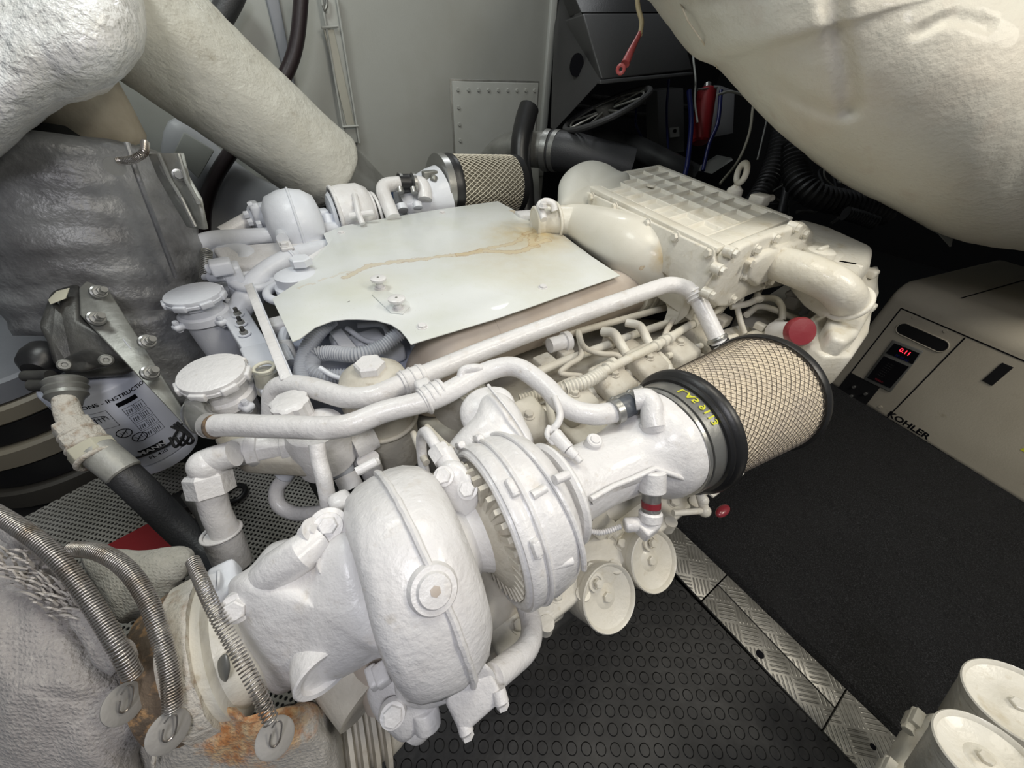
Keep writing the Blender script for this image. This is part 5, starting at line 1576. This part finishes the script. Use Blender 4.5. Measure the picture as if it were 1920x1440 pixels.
# filter: rubber boot, steel band, element in wire mesh
af = part('intake_ring', MB().lathe(tx(.50), TD, [(.0, .100), (.0, .1045), (.006, .1055), (.010, .1035), (.010, .100)], 64), 'steel', EN)
part('band_clamp', MB().lathe(tx(.512), TD, [(0, .100), (0, .106), (.030, .1075), (.030, .100)], 72), 'steel', af)
def b_ring(s, t, r0):
    return tx(.527) + V((0, -math.cos(t), math.sin(t))) * r0
tv, tf = text_pts('L.A5 9113', .020, .0004)
def band_map(u, v):
    t = (90 - 12) * PI / 180 - u / .108
    return tx(.527) + TD * (-v + .008) + V((0, -math.cos(t), math.sin(t))) * .1088
part('marker_writing', MB().add([band_map(u, v) for u, v in tv], tf), 'yellow', af, label='yellow handwritten marks')
air = part('air_filter', MB().lathe(tx(.565), TD, [(0, .103)] + [(.002 + .238 * i / 12, .108 + .016 * i / 12) for i in range(13)], 96), 'paper', EN)
# pleats just under the mesh
for k in range(72):
    t = 2 * PI * k / 72
    d = V((0, math.cos(t), math.sin(t)))
    w_ = TD.cross(d)
    q0, q1 = tx(.570) + d * .1075, tx(.565 + .238) + d * .1235
    part('pleat', MB().rings([[q0 + w_ * .003, q0 + d * .003, q0 - w_ * .003], [q1 + w_ * .0035, q1 + d * .003, q1 - w_ * .0035]]), 'paper', air)
def helix_wires(n, sgn, r0, r1, x0, x1, tw, wr, mt, parent, tube_n=4):
    mb = MB()
    for k in range(n):
        pts = []
        for i in range(25):
            s = i / 24
            t = 2 * PI * k / n + sgn * tw * s
            r = r0 + (r1 - r0) * s
            pts.append(x0.lerp(x1, s) + V((0, math.cos(t), math.sin(t))) * r)
        mb.tube(pts, wr, tube_n)
    return part('wire_mesh', mb, mt, parent)
helix_wires(58, 1, .1125, .1285, tx(.57), tx(.565 + .240), 1.9, .0006, 'wire', air)
helix_wires(58, -1, .1125, .1285, tx(.57), tx(.565 + .240), 1.9, .0006, 'wire', air)
part('rubber_boot', MB().lathe(tx(.540), TD, [(0, .100), (.0, .113), (.004, .117), (.010, .116), (.014, .121), (.020, .124), (.028, .124), (.034, .119), (.035, .105)], 80), 'rubber', air)
part('end_cap', MB().lathe(tx(.80), TD, [(0, .120), (0, .131), (.006, .134), (.016, .133), (.020, .125), (.021, .01)], 80), 'rubber', air)
# clamp screws on the band, lower right
for q in ((1355, 868), (1342, 895)):
    p = Q(q[0], q[1], .72)
    part('band_screw', MB().lathe(p, CAMP - p, [(0, .014), (.008, .014), (.010, .009), (.018, .009), (.02, .006)], 24), 'steel', af)
part('band_bridge', MB().prism([Q(1335, 850, .715), Q(1352, 838, .72), Q(1365, 875, .72), Q(1345, 885, .715)], V((0, .01, -.01))), 'steel', af, bev=.002)
part('support_strip', MB().prism([Q(1330, 925, .74), Q(1390, 880, .78), Q(1396, 888, .78), Q(1338, 932, .74)], -Z * .004), C_P, af)

# dipstick and red lever below the filter
lv = part('drain_lever', MB().cyl(Q(1262, 962, .70), Q(1325, 957, .72), .006, 14), C_P, EN)
part('lever_joint', MB().cyl(Q(1312, 925, .72), Q(1322, 958, .72), .009, 14).ball(Q(1321, 958, .72), .012).ball(Q(1318, 938, .72), .011), C_P, lv)
part('red_handle', MB().ball(Q(1355, 958, .73), .020, sc=(1, .5, .4)), 'redcap', lv)

# coolant return pipe looping below the turbine
cr = curve_px([(955, 1050, .66), (972, 1095, .62)]) + [Q(985, 1130, .60)]
rr_ = rp(21, Q(1005, 1180, .53))
part('return_pipe', MB().tube(fillet([Q(958, 1062, .66), Q(1012, 1200, .545), Q(925, 1270, .455)], .055, 10), rr_, 24), W_P, EN)

# ------------------------------------------------------------------ domed filter head and distributor, left of the turbo
dm = P(700, 712, .60)
rdm = rp(66, dm)
hd_ = part('filter_head', MB().lathe(dm, -Z, [(-.030, rdm * .3), (-.024, rdm * .6), (-.010, rdm * .88), (.012, rdm), (.05, rdm * 1.03), (.055, rdm * .96), (.24, rdm * .94), (.25, rdm * .7)], 48), 'grime', EN)
part('hex_cap', MB().hexb(dm + Z * .024 , Z, .030, .022, False, .15), W_P, hd_)
part('head_rim', MB().torus(dm - Z * .11, Z, rdm * 1.0, .005), 'grime', hd_)
for q in ((655, 830, .50), (690, 860, .48)):
    part('head_lug', MB().cyl(P(*q), P(*q) - Z * .05, .022, 18), W_P, hd_)
part('side_port', MB().cyl(P(660, 835, .50), P(700, 815, .50), .03, 24), W_P, hd_)
di = P(570, 790, .56)
dis = part('distributor', MB().lathe(P(590, 800, .57), -Z, [(-.01, .03), (0, .05), (.02, .058), (.09, .056), (.10, .04)], 40), W_P, EN)
oc_ = P(546, 762, .60)
part('knurled_knob', MB().rings([[oc_ + V((math.cos(2 * PI * k / 24), math.sin(2 * PI * k / 24), 0)) * (.034 if k % 3 else .030) + Z * z for k in range(24)] for z in (-.02, .012)] + [[oc_ + V((math.cos(2 * PI * k / 24), math.sin(2 * PI * k / 24), 0)) * .027 + Z * .016 for k in range(24)]]), W_P, dis)
part('lower_bowl', MB().lathe(P(598, 838, .50), -Z, [(0, .045), (.02, .055), (.05, .052), (.07, .03)], 36), W_P, EN)
part('drain_tube', MB().tube(curve_px([(594, 832, .60), (598, 862, .60), (608, 900, .60), (615, 940, .61), (618, 975, .64)]), .0125, 20), W_P, EN)
part('drain_nut', MB().hexb(P(590, 845, .50), Z, .020, .03, False), W_P, EN)
part('loop_hose', MB().tube(curve_px([(555, 862, .80), (540, 890, .80), (520, 915, .80), (522, 945, .80), (550, 962, .80), (590, 962, .78), (620, 955, .76)]), .015, 20), W_P, EN)
part('loop_fitting', MB().cyl(Q(530, 895, .79), Q(549, 868, .79), .019, 18, ch=.003), 'cool', EN)
part('grey_stub', MB().cyl(Q(622, 838, .74), Q(645, 885, .76), .022, 20), 'conduit', EN)
part('white_stub', MB().cyl(Q(648, 890, .74), Q(660, 915, .74), .022, 20), W_P, EN)
# block under the separators and large elbow going down
mbx = MB().prism([P(*q, .53) for q in ((395, 818), (480, 800), (610, 830), (600, 870), (440, 860))], -Z * .05)
part('manifold_block', mbx, 'grime', EN, bev=.01)
part('union', MB().lathe(P(435, 850, .53), P(560, 830, .53) - P(435, 850, .53), [(0, .026), (.03, .026), (.03, .032), (.05, .032), (.05, .028), (.09, .028), (.09, .034), (.11, .034), (.112, .024), (.2, .024)], 8), W_P, EN, bev=.002)
eb_ = [Q(440, 850, .66), Q(385, 870, .655), Q(392, 905, .66), Q(405, 960, .68), Q(428, 1010, .70), Q(438, 1055, .72)]
re_ = rp(24, Q(400, 950, .68))
dn = part('down_pipe', MB().tube(catmull(eb_), re_, 26), W_P, EN)
part('union_nut', MB().hexb(Q(398, 925, .665), Q(388, 885, .66) - Q(398, 925, .665), re_ * 1.55, .04, False, .4), W_P, dn)
part('elbow_body', MB().ball(Q(388, 873, .655), re_ * 1.25), W_P, dn)
part('lower_collar', MB().cyl(Q(415, 1000, .69), Q(440, 1060, .72), re_ * 1.3, 28, ch=.003).torus(Q(415, 998, .69), Q(440, 1060, .72) - Q(415, 1000, .69), re_ * 1.32, .003), W_P, dn)

# ================================================================== FAR TURBOCHARGER (behind the cover)
ZF = .74
def far(px, py, d):
    return Q(px, py, d)
ft_ = part('far_turbine_housing', MB().lathe(Q(560, 425, 1.28), X * 1 - Y * .1 + Z * .02, [(-.09, .07), (-.07, .10), (-.03, .115), (0, .118), (.04, .11), (.07, .09), (.08, .05)], 48), 'cool', EN, smooth=70)
part('casting_seam', MB().torus(Q(560, 425, 1.28), X - Y * .1, .118, .004, 48, 8), 'cool', ft_)
part('turbine_inlet', MB().tube([Q(480, 410, 1.26), Q(520, 405, 1.26), Q(560, 410, 1.28)], [.045, .05, .07], 24), 'cool', ft_)
part('inlet_flange', MB().box(Q(482, 402, 1.24), (.03, .08, .07)), 'cool', ft_, bev=.008)
for q in ((474, 385), (484, 388), (466, 402), (474, 416), (490, 420)):
    part('flange_nut', MB().hexb(Q(q[0], q[1], 1.21), -X, .012, .014, False), 'cool', ft_)
part('slanting_pipe', MB().cyl(Q(418, 440, 1.2), Q(475, 408, 1.25), .025, 18), W_P, EN)
fo = part('far_oil_block', MB().box(Q(605, 412, 1.38), (.05, .05, .07)).cyl(Q(600, 398, 1.38), Q(606, 430, 1.38), .022, 16), 'cool', EN, bev=.006)
part('far_oil_block', MB().cyl(Q(615, 405, 1.36), Q(622, 440, 1.36), .02, 16), 'cool', EN)
fcmp = part('far_compressor_housing', MB().lathe(Q(648, 402, 1.40), X - Y * .05, [(-.03, .06), (-.028, .095), (.0, .10), (.06, .10), (.09, .085), (.10, .05)], 48), W_P, EN, smooth=70)
part('far_compressor_ring', MB().torus(Q(632, 406, 1.39), X - Y * .05, .098, .007, 48, 8), W_P, fcmp)
part('far_compressor_ring', MB().lathe(Q(622, 408, 1.385), X - Y * .05, [(0, .06), (0, .075), (.01, .085)], 48), 'cool', fcmp)
part('casting_rib', MB().tube([Q(665, 365, 1.32), Q(672, 400, 1.30), Q(680, 420, 1.3)], .010, 10).tube([Q(655, 405, 1.3), Q(700, 398, 1.32)], .010, 10), W_P, fcmp)
for k, q in enumerate(((696, 385), (705, 390))):
    part('far_clamp', MB().torus(Q(q[0], q[1] + 12, 1.45), X, .07 + .004 * k, .006, 40, 8), W_P, fcmp)
fin = part('far_intake_elbow', MB().lathe(Q(752, 392, 1.55), (Q(835, 368, 1.62) - Q(752, 392, 1.55)), [(0, .07), (.05, .08), (.10, .105), (.15, .118), (.19, .122)], 48), 'cool', EN)
part('elbow_lug', MB().cyl(Q(752, 385, 1.46), Q(755, 395, 1.46), .022, 18).cyl(Q(782, 381, 1.46), Q(784, 390, 1.46), .018, 18), 'cool', fin)
part('far_vent_pipe', MB().tube(fillet([Q(738, 410, 1.38), Q(713, 348, 1.40), Q(750, 344, 1.45)], .05), .026, 20), W_P, EN)
part('far_vent_bend', MB().tube(curve_px([(776, 344, 1.48), (790, 346, 1.48), (796, 358, 1.48), (797, 375, 1.48)]), .028, 20), W_P, EN)
part('far_rubber_sleeve', MB().cyl(Q(748, 343, 1.45), Q(778, 343, 1.48), .032, 20), 'rubber', EN)
for q in (750, 775):
    part('far_hose_clamp', MB().cyl(Q(q - 2, 343, 1.455), Q(q + 3, 343, 1.46), .036, 20).cyl(Q(q, 352, 1.42), Q(q + 2, 362, 1.42), .012, 12), 'steel', EN)
single('blue_fitting', MB().cyl(Q(752, 358, 1.62), Q(757, 388, 1.62), .045, 24), mat('navy_paint', (.02, .05, .12), .45), 'dark blue cylinder glimpsed behind the far white vent pipe', 'fitting')
fa0, fa1 = Q(840, 352, 1.62), Q(958, 348, 1.78)
fd_ = (fa1 - fa0)
fL = fd_.length
faf = part('far_air_filter', MB().lathe(fa0, fd_, [(0, .10), (.0, .118), (fL, .122), (fL + .002, .05)], 64), 'paperd', EN, label='far air filter in grey wire mesh')
fdn = fd_.normalized()
part('rubber_boot', MB().lathe(fa0 - fdn * .03, fd_, [(0, .10), (0, .126), (.03, .128), (.035, .13), (.05, .128), (.052, .11)], 56), 'rubber', faf)
part('band_clamp', MB().lathe(fa0 - fdn * .05, fd_, [(0, .10), (0, .128), (.03, .129), (.03, .10)], 56), 'steel', faf)
part('clamp_bridge', MB().box(Q(806, 328, 1.50), (.06, .03, .03)).cyl(Q(815, 330, 1.49), Q(812, 340, 1.49), .014, 14), 'dull', faf, bev=.004)
part('end_cap', MB().lathe(fa1, fd_, [(-.01, .12), (-.01, .128), (.02, .128), (.022, .01)], 56), 'rubber', faf)
def wires2(n, sgn, parent):
    a, b, nn = frame(fd_)
    mb = MB()
    for k in range(n):
        pts = []
        for i in range(13):
            s = i / 12
            t = 2 * PI * k / n + sgn * 1.7 * s
            pts.append(fa0 + fdn * (.02 + (fL - .03) * s) + (a * math.cos(t) + b * math.sin(t)) * .1245)
        mb.tube(pts, .0018, 4)
    part('wire_mesh', mb, mat('pale_filter_wire', (.62, .58, .48), .5, .3, ()), parent)
wires2(40, 1, faf)
wires2(40, -1, faf)
hk = part('lifting_bracket', MB().tube(catmull([P(1020, 412, .72), P(1015, 395, .74), P(1012, 385, .75), P(1022, 378, .755), P(1036, 382, .75), P(1040, 395, .73)]), .012, 12), W_P, EN)
part('bracket_bolt', MB().hexb(P(1018, 388, .755), Z, .012, .012), W_P, hk)
part('cover_stay', MB().prism([P(965, 395, .66), P(1005, 392, .68), P(1012, 402, .68), P(975, 404, .66)], -Z * .02), W_P, EN, bev=.003)

# ================================================================== EXHAUST BLANKETS, lower left
BL1 = cloth('woven_glass_cloth', (.36, .335, .325), (.29, .27, .26))
BL2 = cloth('stained_glass_cloth', (.42, .40, .36), (.33, .31, .28), [(tuple(Q(440, 1310, .42)), .045), (tuple(Q(465, 1365, .42)), .06), (tuple(Q(420, 1395, .42)), .03), (tuple(Q(570, 1325, .47)), .035)])
BL2n = BL2
def blanket(name, outl, front, back, mt, label, seed, amp=.006, group='exhaust insulation blankets', p=2.2, cen=None, d=.45):
    mb = MB().inflate(outl, d, front, back, seg=6, rings=22, p=p, cen=cen)
    mb.bumpy(amp, 16, seed).bumpy(amp * .5, 45, seed + 3)
    xs, ys, zs = zip(*[(q.x, q.y, q.z) for q in mb.v])
    # object origin stays at the world origin so that the stains sit where they belong
    o = mesh_obj(name, mb, mt, V((0, 0, 0)), smooth=80)
    return tag(o, label, 'insulation blanket', group)
b1 = blanket('insulation_blanket', [(-220, 900, .50), (-40, 955, .50), (30, 975, .50), (90, 1010, .49), (135, 1060, .48), (165, 1120, .47), (200, 1190, .46), (245, 1255, .45), (285, 1300, .45), (300, 1350, .45), (270, 1420, .44), (250, 1560, .44), (-100, 1650, .44), (-300, 1300, .46)], .08, .16, BL1, 'large grey woven insulation blanket with frayed edge at lower left', 3, .007, cen=(30, 1290, .45))
b2 = blanket('insulation_blanket', [(255, 1262, .46), (300, 1232, .46), (335, 1235, .46), (365, 1262, .46), (400, 1290, .46), (430, 1300, .46), (470, 1345, .46), (510, 1355, .47), (545, 1325, .48), (590, 1322, .49), (620, 1350, .50), (640, 1400, .50), (630, 1480, .50), (450, 1560, .48), (250, 1540, .46), (232, 1400, .45)], .055, .12, BL2, 'beige insulation blanket with orange rust blotches under the turbine', 8, .009, p=2.4)
b3 = blanket('insulation_blanket', [(150, 1050, .54), (180, 1030, .55), (250, 1030, .56), (330, 1026, .57), (365, 1040, .57), (355, 1075, .56), (330, 1100, .55), (322, 1150, .54), (300, 1165, .53), (262, 1160, .53), (225, 1170, .52), (190, 1130, .52)], .025, .06, cloth('smooth_grey_cloth', (.40, .39, .35), (.32, .32, .30)), 'smooth grey blanket flap folded beside the red sheet', 5, .006, d=.54)
b4 = blanket('insulation_blanket', [(270, 1245, .50), (262, 1215, .52), (290, 1205, .52), (330, 1190, .52), (350, 1240, .50), (320, 1280, .49)], .01, .05, BL1, 'small grey blanket fold between the two long springs', 6, .004, d=.51)
# frayed edge tufts
mb = MB()
random.seed(11)
for i in range(150):
    t = random.random()
    c0 = V((20 + 180 * t + random.uniform(-25, 25), 1050 + 150 * t + random.uniform(-30, 25), 0))
    L = random.uniform(15, 55)
    a = random.uniform(2.6, 3.9) + .5
    d0 = .385 + .015 * random.random() - .0 * t
    p0_ = Q(c0.x, c0.y, d0)
    p1_ = Q(c0.x + L * math.cos(a) * .6, c0.y + L * math.sin(a) * .35 - 4, d0 - .006)
    p2_ = Q(c0.x + L * math.cos(a), c0.y + L * math.sin(a) * .6, d0 + .004)
    mb.tube(catmull([p0_, p1_, p2_], seg=3), [.0012, .0010, .0004], 4)
fr = part('frayed_fibres', mb, mat('frayed_fibre', (.46, .43, .40), .8, 0, ()), b1, kind='stuff')
fold = part('edge_fold', MB().tube(curve_px([(20, 985, .44), (90, 1050, .415), (150, 1130, .40), (180, 1190, .39), (230, 1250, .385)]), .012, 12).bumpy(.006, 40, 2), BL1, b1, smooth=80)
part('seam_stitch', MB().tube(curve_px([(300, 1300, .415), (318, 1330, .405), (300, 1380, .40), (285, 1440, .40)]), .0022, 8).bumpy(.002, 90, 2), 'ceramic', b1)
# springs with their anchor discs
def spring(pts, rpx, wire, pitch, label, mt='spring'):
    c = curve_px(pts, 10)
    return single('tension_spring', MB().helix(c, rpx * pts[1][2] / FPX, wire, pitch, 6), mt, label, 'spring', 'springs lacing the exhaust blankets', smooth=80)
spring([(-20, 955, .40), (30, 985, .395), (90, 1030, .385), (140, 1085, .38), (190, 1160, .375), (225, 1220, .37), (250, 1268, .375)], 13, .0011, .0030, 'thickest tension spring crossing the large grey blanket at lower left')
spring([(135, 1030, .43), (185, 1035, .42), (235, 1065, .41), (275, 1120, .40), (300, 1190, .39), (318, 1260, .385), (324, 1330, .38)], 13, .0010, .0027, 'long tension spring right of the thickest one, ending at the middle disc')
spring([(362, 1052, .45), (380, 1095, .42), (405, 1150, .40), (440, 1215, .39), (480, 1290, .385), (508, 1352, .385)], 11, .0009, .0042, 'stretched dull spring over the rusty exhaust flange')
for (x, y, d, a), lab in (((236, 1318, .375, 0), 'left anchor disc half buried in the large grey blanket'), ((318, 1372, .375, 1), 'middle anchor disc under the long spring'), ((517, 1383, .39, 2), 'right anchor disc on the beige blanket below the stretched spring')):
    c0 = Q(x, y, d)
    n0 = (CAMP - c0).normalized() + V(((1.3, -.5, .3), (.6, -.6, .2), (.3, -.3, .3))[a])
    dsc = thing('anchor_disc', c0, lab, 'disc', 'anchor discs of the blanket springs')
    part('disc_plate', MB().lathe(c0 - n0.normalized() * .004, n0, [(0, .018), (.0012, .018), (.002, .0165), (.0025, .006)], 36), mat('disc_steel', (.27, .26, .245), .6, .2, ((60, .3),)), dsc)
    e0 = Q(x + 2, y - 22, d - .004)
    aa, bb, nn = frame(n0)
    lp_ = [e0.lerp(Q(x - 2, y + 8, d - .004), k) for k in (0, 1)]
    w0 = (lp_[1] - lp_[0]).normalized()
    s0 = nn.cross(w0) * .0055
    part('wire_hook', MB().tube(catmull([lp_[0] - s0, lp_[0] - w0 * .005, lp_[0] + s0, lp_[1] + s0, lp_[1] + w0 * .005, lp_[1] - s0, lp_[0].lerp(lp_[1], .4) - s0]), .0009, 6), 'spring', dsc)
# finned outlet below
fo_ = thing('exhaust_bellows', Q(660, 1370, .56), 'pale finned bellows poking out below the turbine at bottom', 'bellows')
c0, c1 = Q(625, 1395, .56), Q(730, 1340, .60)
fdir = c1 - c0
pr = [(-.05, .055), (-.01, .062)]
for k in range(5):
    h = k * .016
    pr += [(h, .050), (h + .003, .066), (h + .009, .066), (h + .012, .050)]
pr += [(.09, .045), (.10, .04)]
part('fins', MB().lathe(c0, fdir, pr, 48), 'grime', fo_)

# ================================================================== FUEL FILTER on its bracket, left
ffl = thing('fuel_filter', Q(270, 790, .95), 'white fuel filter canister with printed pictograms hanging from a dark head', 'filter')
cc = Q(172, 700, .90)
cr_ = .098
HH = .30
can = part('canister', MB().lathe(cc, -Z, [(-.01, .07), (0, cr_ - .004), (.006, cr_), (HH - .055, cr_), (HH - .052, cr_ - .004), (HH - .045, cr_ - .001), (HH - .015, cr_ - .006), (HH, cr_ - .03), (HH + .004, .03)], 64), 'label', ffl)
# label printing wrapped round the canister
view = math.atan2(CAMP.y - cc.y, CAMP.x - cc.x) - .17
def wrap(u, v, rr=.0004):
    a = view + u * 1.12 / cr_
    return cc + V((math.cos(a), math.sin(a), 0)) * (cr_ + rr) + Z * (v * 1.02 + .008)
def wtext(s, size, u, v, mt='ink', bold=0.0, sx=1.0, name='label_text', rr=.0004):
    part(name, text_on(s, size, lambda a, b: wrap(u + a, v + b, rr), bold, sx), mt, can)
def wrect(u0, v0, u1, v1, mt='ink', name='label_block', rr=.0002):
    n = 10
    a = [wrap(u0 + (u1 - u0) * i / n, v0, rr) for i in range(n + 1)]
    b = [wrap(u0 + (u1 - u0) * i / n, v1, rr) for i in range(n + 1)]
    part(name, MB().rings([a, b], close=False, cap0=False, cap1=False), mt, can)
def wframe(u0, v0, u1, v1, t=.0008, name='pictogram_frame'):
    mb = MB()
    for a, b, c, d in ((u0, v0, u1, v0 + t), (u0, v1 - t, u1, v1), (u0, v0, u0 + t, v1), (u1 - t, v0, u1, v1)):
        n = 8
        mb.rings([[wrap(a + (c - a) * i / n, b) for i in range(n + 1)], [wrap(a + (c - a) * i / n, d) for i in range(n + 1)]], close=False, cap0=False, cap1=False)
    part(name, mb, 'ink', can)
wtext('INSTRUCTIONS - INSTRUCTIONS', .013, -.005, -.040, bold=.0003)
wframe(-.052, -.105, -.008, -.055)
mb = MB()
for k in range(5):
    mb.tube([wrap(-.042 + k * .007, -.088 + .002 * k), wrap(-.040 + k * .006, -.070)], .0007, 5)
mb.tube([wrap(-.030 + .014 * math.cos(t * .4), -.070 + .004 * math.sin(t * .4)) for t in range(17)], .0007, 5)
part('pictogram', mb, 'ink', can)
for cx_, cy_ in ((-.012, -.130), (.004, -.156)):
    mb = MB()
    mb.tube([wrap(cx_ + .0125 * math.cos(t * PI / 12), cy_ + .0125 * math.sin(t * PI / 12)) for t in range(25)], .0009, 6)
    mb.tube([wrap(cx_ - .0085, cy_ - .0085), wrap(cx_ + .0085, cy_ + .0085)], .0009, 6)
    for k in range(3):
        mb.tube([wrap(cx_ - .006 + .005 * k, cy_ + .004), wrap(cx_ - .004 + .004 * k, cy_ - .004)], .0005, 5)
    part('prohibition_sign', mb, 'ink', can)
wrect(.010, -.060, .047, -.048, name='label_block')
for k in range(4):
    v = -.068 - k * .026
    wframe(.012, v - .022, .030, v)
    wframe(.032, v - .022, .050, v)
    mb = MB()
    for j in range(3):
        mb.tube([wrap(.015 + j * .004, v - .018), wrap(.017 + j * .004, v - .006), wrap(.020 + j * .003, v - .012)], .0006, 5)
        mb.tube([wrap(.035 + j * .004, v - .018), wrap(.036 + j * .004, v - .005)], .0006, 5)
    part('pictogram', mb, 'ink', can)
wrect(-.018, -.212, .030, -.195, 'ink')
wtext('MANN', .016, .006, -.2095, 'wprint', .0006, 1.1, rr=.0009)
wtext('PL 420', .013, .008, -.232, 'ink', .0002)
part('black_wire', MB().tube(catmull([wrap(-.07, -.205, .003), wrap(-.03, -.212, .003), wrap(.03, -.214, .004), wrap(.055, -.200, .006), wrap(.08, -.19, .012), wrap(.09, -.22, .02)]), .0028, 8), 'rubber', ffl)
for k in range(3):
    part('cable_tie', MB().tube(catmull([Q(322 + k * 5, 800 - k * 4, .82), Q(345 + k * 8, 812 + k * 5, .81), Q(330 + k * 12, 838 - k * 3, .82), Q(318 + k * 10, 820, .82)]), .003, 7), 'rubber', ffl)
# head casting
hd2 = part('head_casting', MB().prism([Q(*q) for q in ((96, 545, .86), (150, 530, .88), (152, 600, .84), (215, 640, .84), (262, 690, .86), (235, 706, .86), (135, 712, .83), (100, 680, .80), (88, 640, .80), (72, 612, .80))], (Q(120, 600, 1.0) - Q(120, 600, .84))), 'darkmetal', ffl, bev=.012, bseg=3)
oval = part('oval_cover', MB().inflate([(112, 680, .80), (140, 662, .79), (170, 654, .79), (205, 668, .80), (210, 684, .81), (180, 692, .81), (155, 698, .80), (125, 694, .80)], .80, .010, .02, p=4), 'darkmetal', hd2)
for q in ((121, 684), (199, 675)):
    part('cover_screw', MB().lathe(Q(q[0], q[1], .785), CAMP - Q(q[0], q[1], .785), [(-.01, .012), (0, .012), (.003, .009), (.003, .005), (0, .004)], 20), 'dull', oval)
part('primer_knob', MB().lathe(Q(68, 690, .82), Q(46, 695, .80) - Q(90, 650, .86), [(-.05, .038), (-.03, .040), (-.01, .036), (.01, .02), (.012, .01)], 32), 'rubber', ffl)
part('side_stub', MB().cyl(Q(48, 705, .80), Q(95, 704, .80), .012, 16), 'darkmetal', ffl)
part('lower_stub', MB().cyl(Q(62, 722, .80), Q(100, 722, .80), .014, 16), 'darkmetal', ffl)
part('tape_patch', MB().prism([Q(92, 562, .835), Q(108, 546, .845), Q(131, 540, .85), (Q(124, 560, .84)), Q(96, 571, .83)], V((-.001, -.001, .001))), 'tape', ffl, bev=.0003)
br = thing('mounting_plate', Q(250, 700, .9), 'scuffed grey steel mounting plate holding the fuel filter', 'bracket')
pl_ = [(148, 540, .86), (162, 527, .87), (205, 545, .88), (352, 780, .80), (348, 800, .78), (150, 590, .83)]
part('plate', MB().prism([Q(*q) for q in pl_], (Q(200, 640, .852) - Q(200, 640, .84))), 'dull', br, bev=.003)
for q, d_0 in (((187, 547), .86), ((182, 596), .82), ((278, 640), .82), ((283, 698), .79)):
    c_ = Q(q[0], q[1], d_0)
    nn = (CAMP - c_).normalized() + V((.5, 0, .2))
    part('plate_bolt', MB().lathe(c_ - nn.normalized() * .01, nn, [(0, .016), (.008, .016), (.010, .013), (.013, .013)], 28).hexb(c_ + nn.normalized() * .003, nn, .010, .010, False).cyl(c_ + nn.normalized() * .01, c_ + nn.normalized() * .026, .0065, 14), 'steel', br)
part('plate_scratch', MB().prism([Q(230, 636, .828), Q(232, 635, .828), Q(246, 653, .826), Q(244, 654, .826)], V((0, 0, .0004))), 'wprint', br)
# hose with swaged end
hs = thing('fuel_hose', Q(330, 950, .8), 'black fuel hose with hexagonal swaged end running down to the floor', 'hose')
part('banjo_collar', MB().lathe(Q(122, 712, .78), Q(128, 760, .77) - Q(122, 712, .78), [(0, .030), (.006, .034), (.014, .030), (.020, .034), (.028, .030), (.036, .032), (.045, .024), (.06, .020)], 32), 'dull', hs)
part('elbow', MB().tube(curve_px([(122, 735, .77), (125, 765, .76), (135, 790, .755), (150, 812, .75)]), [.018, .020, .021, .024], 20), 'ceramic', hs)
a0, a1 = Q(128, 790, .745), Q(188, 862, .74)
for k, (t0, t1, r) in enumerate(((0.05, .32, .030), (.36, .62, .034), (.66, .95, .037))):
    c_ = a0.lerp(a1, t0)
    part('hex_union', MB().hexb(c_, a1 - a0, r, (a1 - a0).length * (t1 - t0), False, .2), 'ceramic' if k < 2 else 'tape', hs, bev=.002)
    part('union_ring', MB().torus(a0.lerp(a1, t1), a1 - a0, r * .85, .005), 'ceramic', hs)
part('swage_sleeve', MB().cyl(Q(178, 842, .74), Q(235, 888, .75), .030, 32, ch=.003), mat('cast_grey_sleeve', (.40, .40, .37), .5, .3, ((60, .3),), ((20, .45, .7, (.30, .30, .28)),)), hs)
part('rubber_hose', MB().tube(curve_px([(222, 880, .75), (270, 925, .77), (330, 985, .80), (390, 1040, .80), (430, 1075, .76), (480, 1110, .70)]), .029, 28), 'hose', hs)
part('rubber_hose', MB().tube(curve_px([(355, 925, .85), (380, 960, .83), (400, 1000, .80)]), .016, 18), 'darkmetal', hs)
bz = thing('battery_clamp', P(380, 905, .03), 'small dark clamp lying on the perforated plate under the union', 'clamp')
part('clamp_body', MB().prism([P(325, 940, .03), P(372, 918, .03), P(395, 940, .03), P(350, 965, .03)], Z * .03), 'rubber', bz, bev=.004)
part('clamp_loop', MB().torus(P(440, 925, .02), Z, .03, .008), 'rubber', bz)

# ================================================================== SECOND ENGINE, lower right
e2 = thing('marine_engine', P(1950, 1500, .0) - Z * .05, 'second white engine, only its pair of oil filters showing at lower right', 'engine')
ax2 = V((-.05, -.42, .90)).normalized()
for c_, nn, r in ((V((.716, -.357, .399)), V((-.055, .325, .944)), .0594), (V((.571, -.329, .426)), V((.04, .31, .95)), .0512)):
    nn.normalize()
    f_ = oil_filter(c_, nn, r, .15, e2)
    p_ = c_ - nn * .15
    part('filter_adapter', MB().lathe(p_, -nn, [(-.01, r * .7), (.02, r * .75), (.05, r * .6)], 28), C_P, f_)
for q in ((1712, 1348), (1660, 1440)):
    c_ = Q(q[0], q[1], .64)
    part('clamp_lug', MB().box(c_, (.03, .012, .03)).cyl(c_ - X * .02, c_ + X * .02, .007, 14).hexb(c_ - X * .02, -X, .009, .008, False), C_P, e2, bev=.002)
part('filter_console', MB().prism([Q(1715, 1365, .70), Q(1760, 1330, .72), Q(1900, 1500, .66), Q(1660, 1470, .62)], -Z * .05), C_P, e2, bev=.012, bseg=3)
part('engine_block', MB().span((.46, -1.0, .01), (.78, -.48, .22)), 'grime', e2, bev=.02)
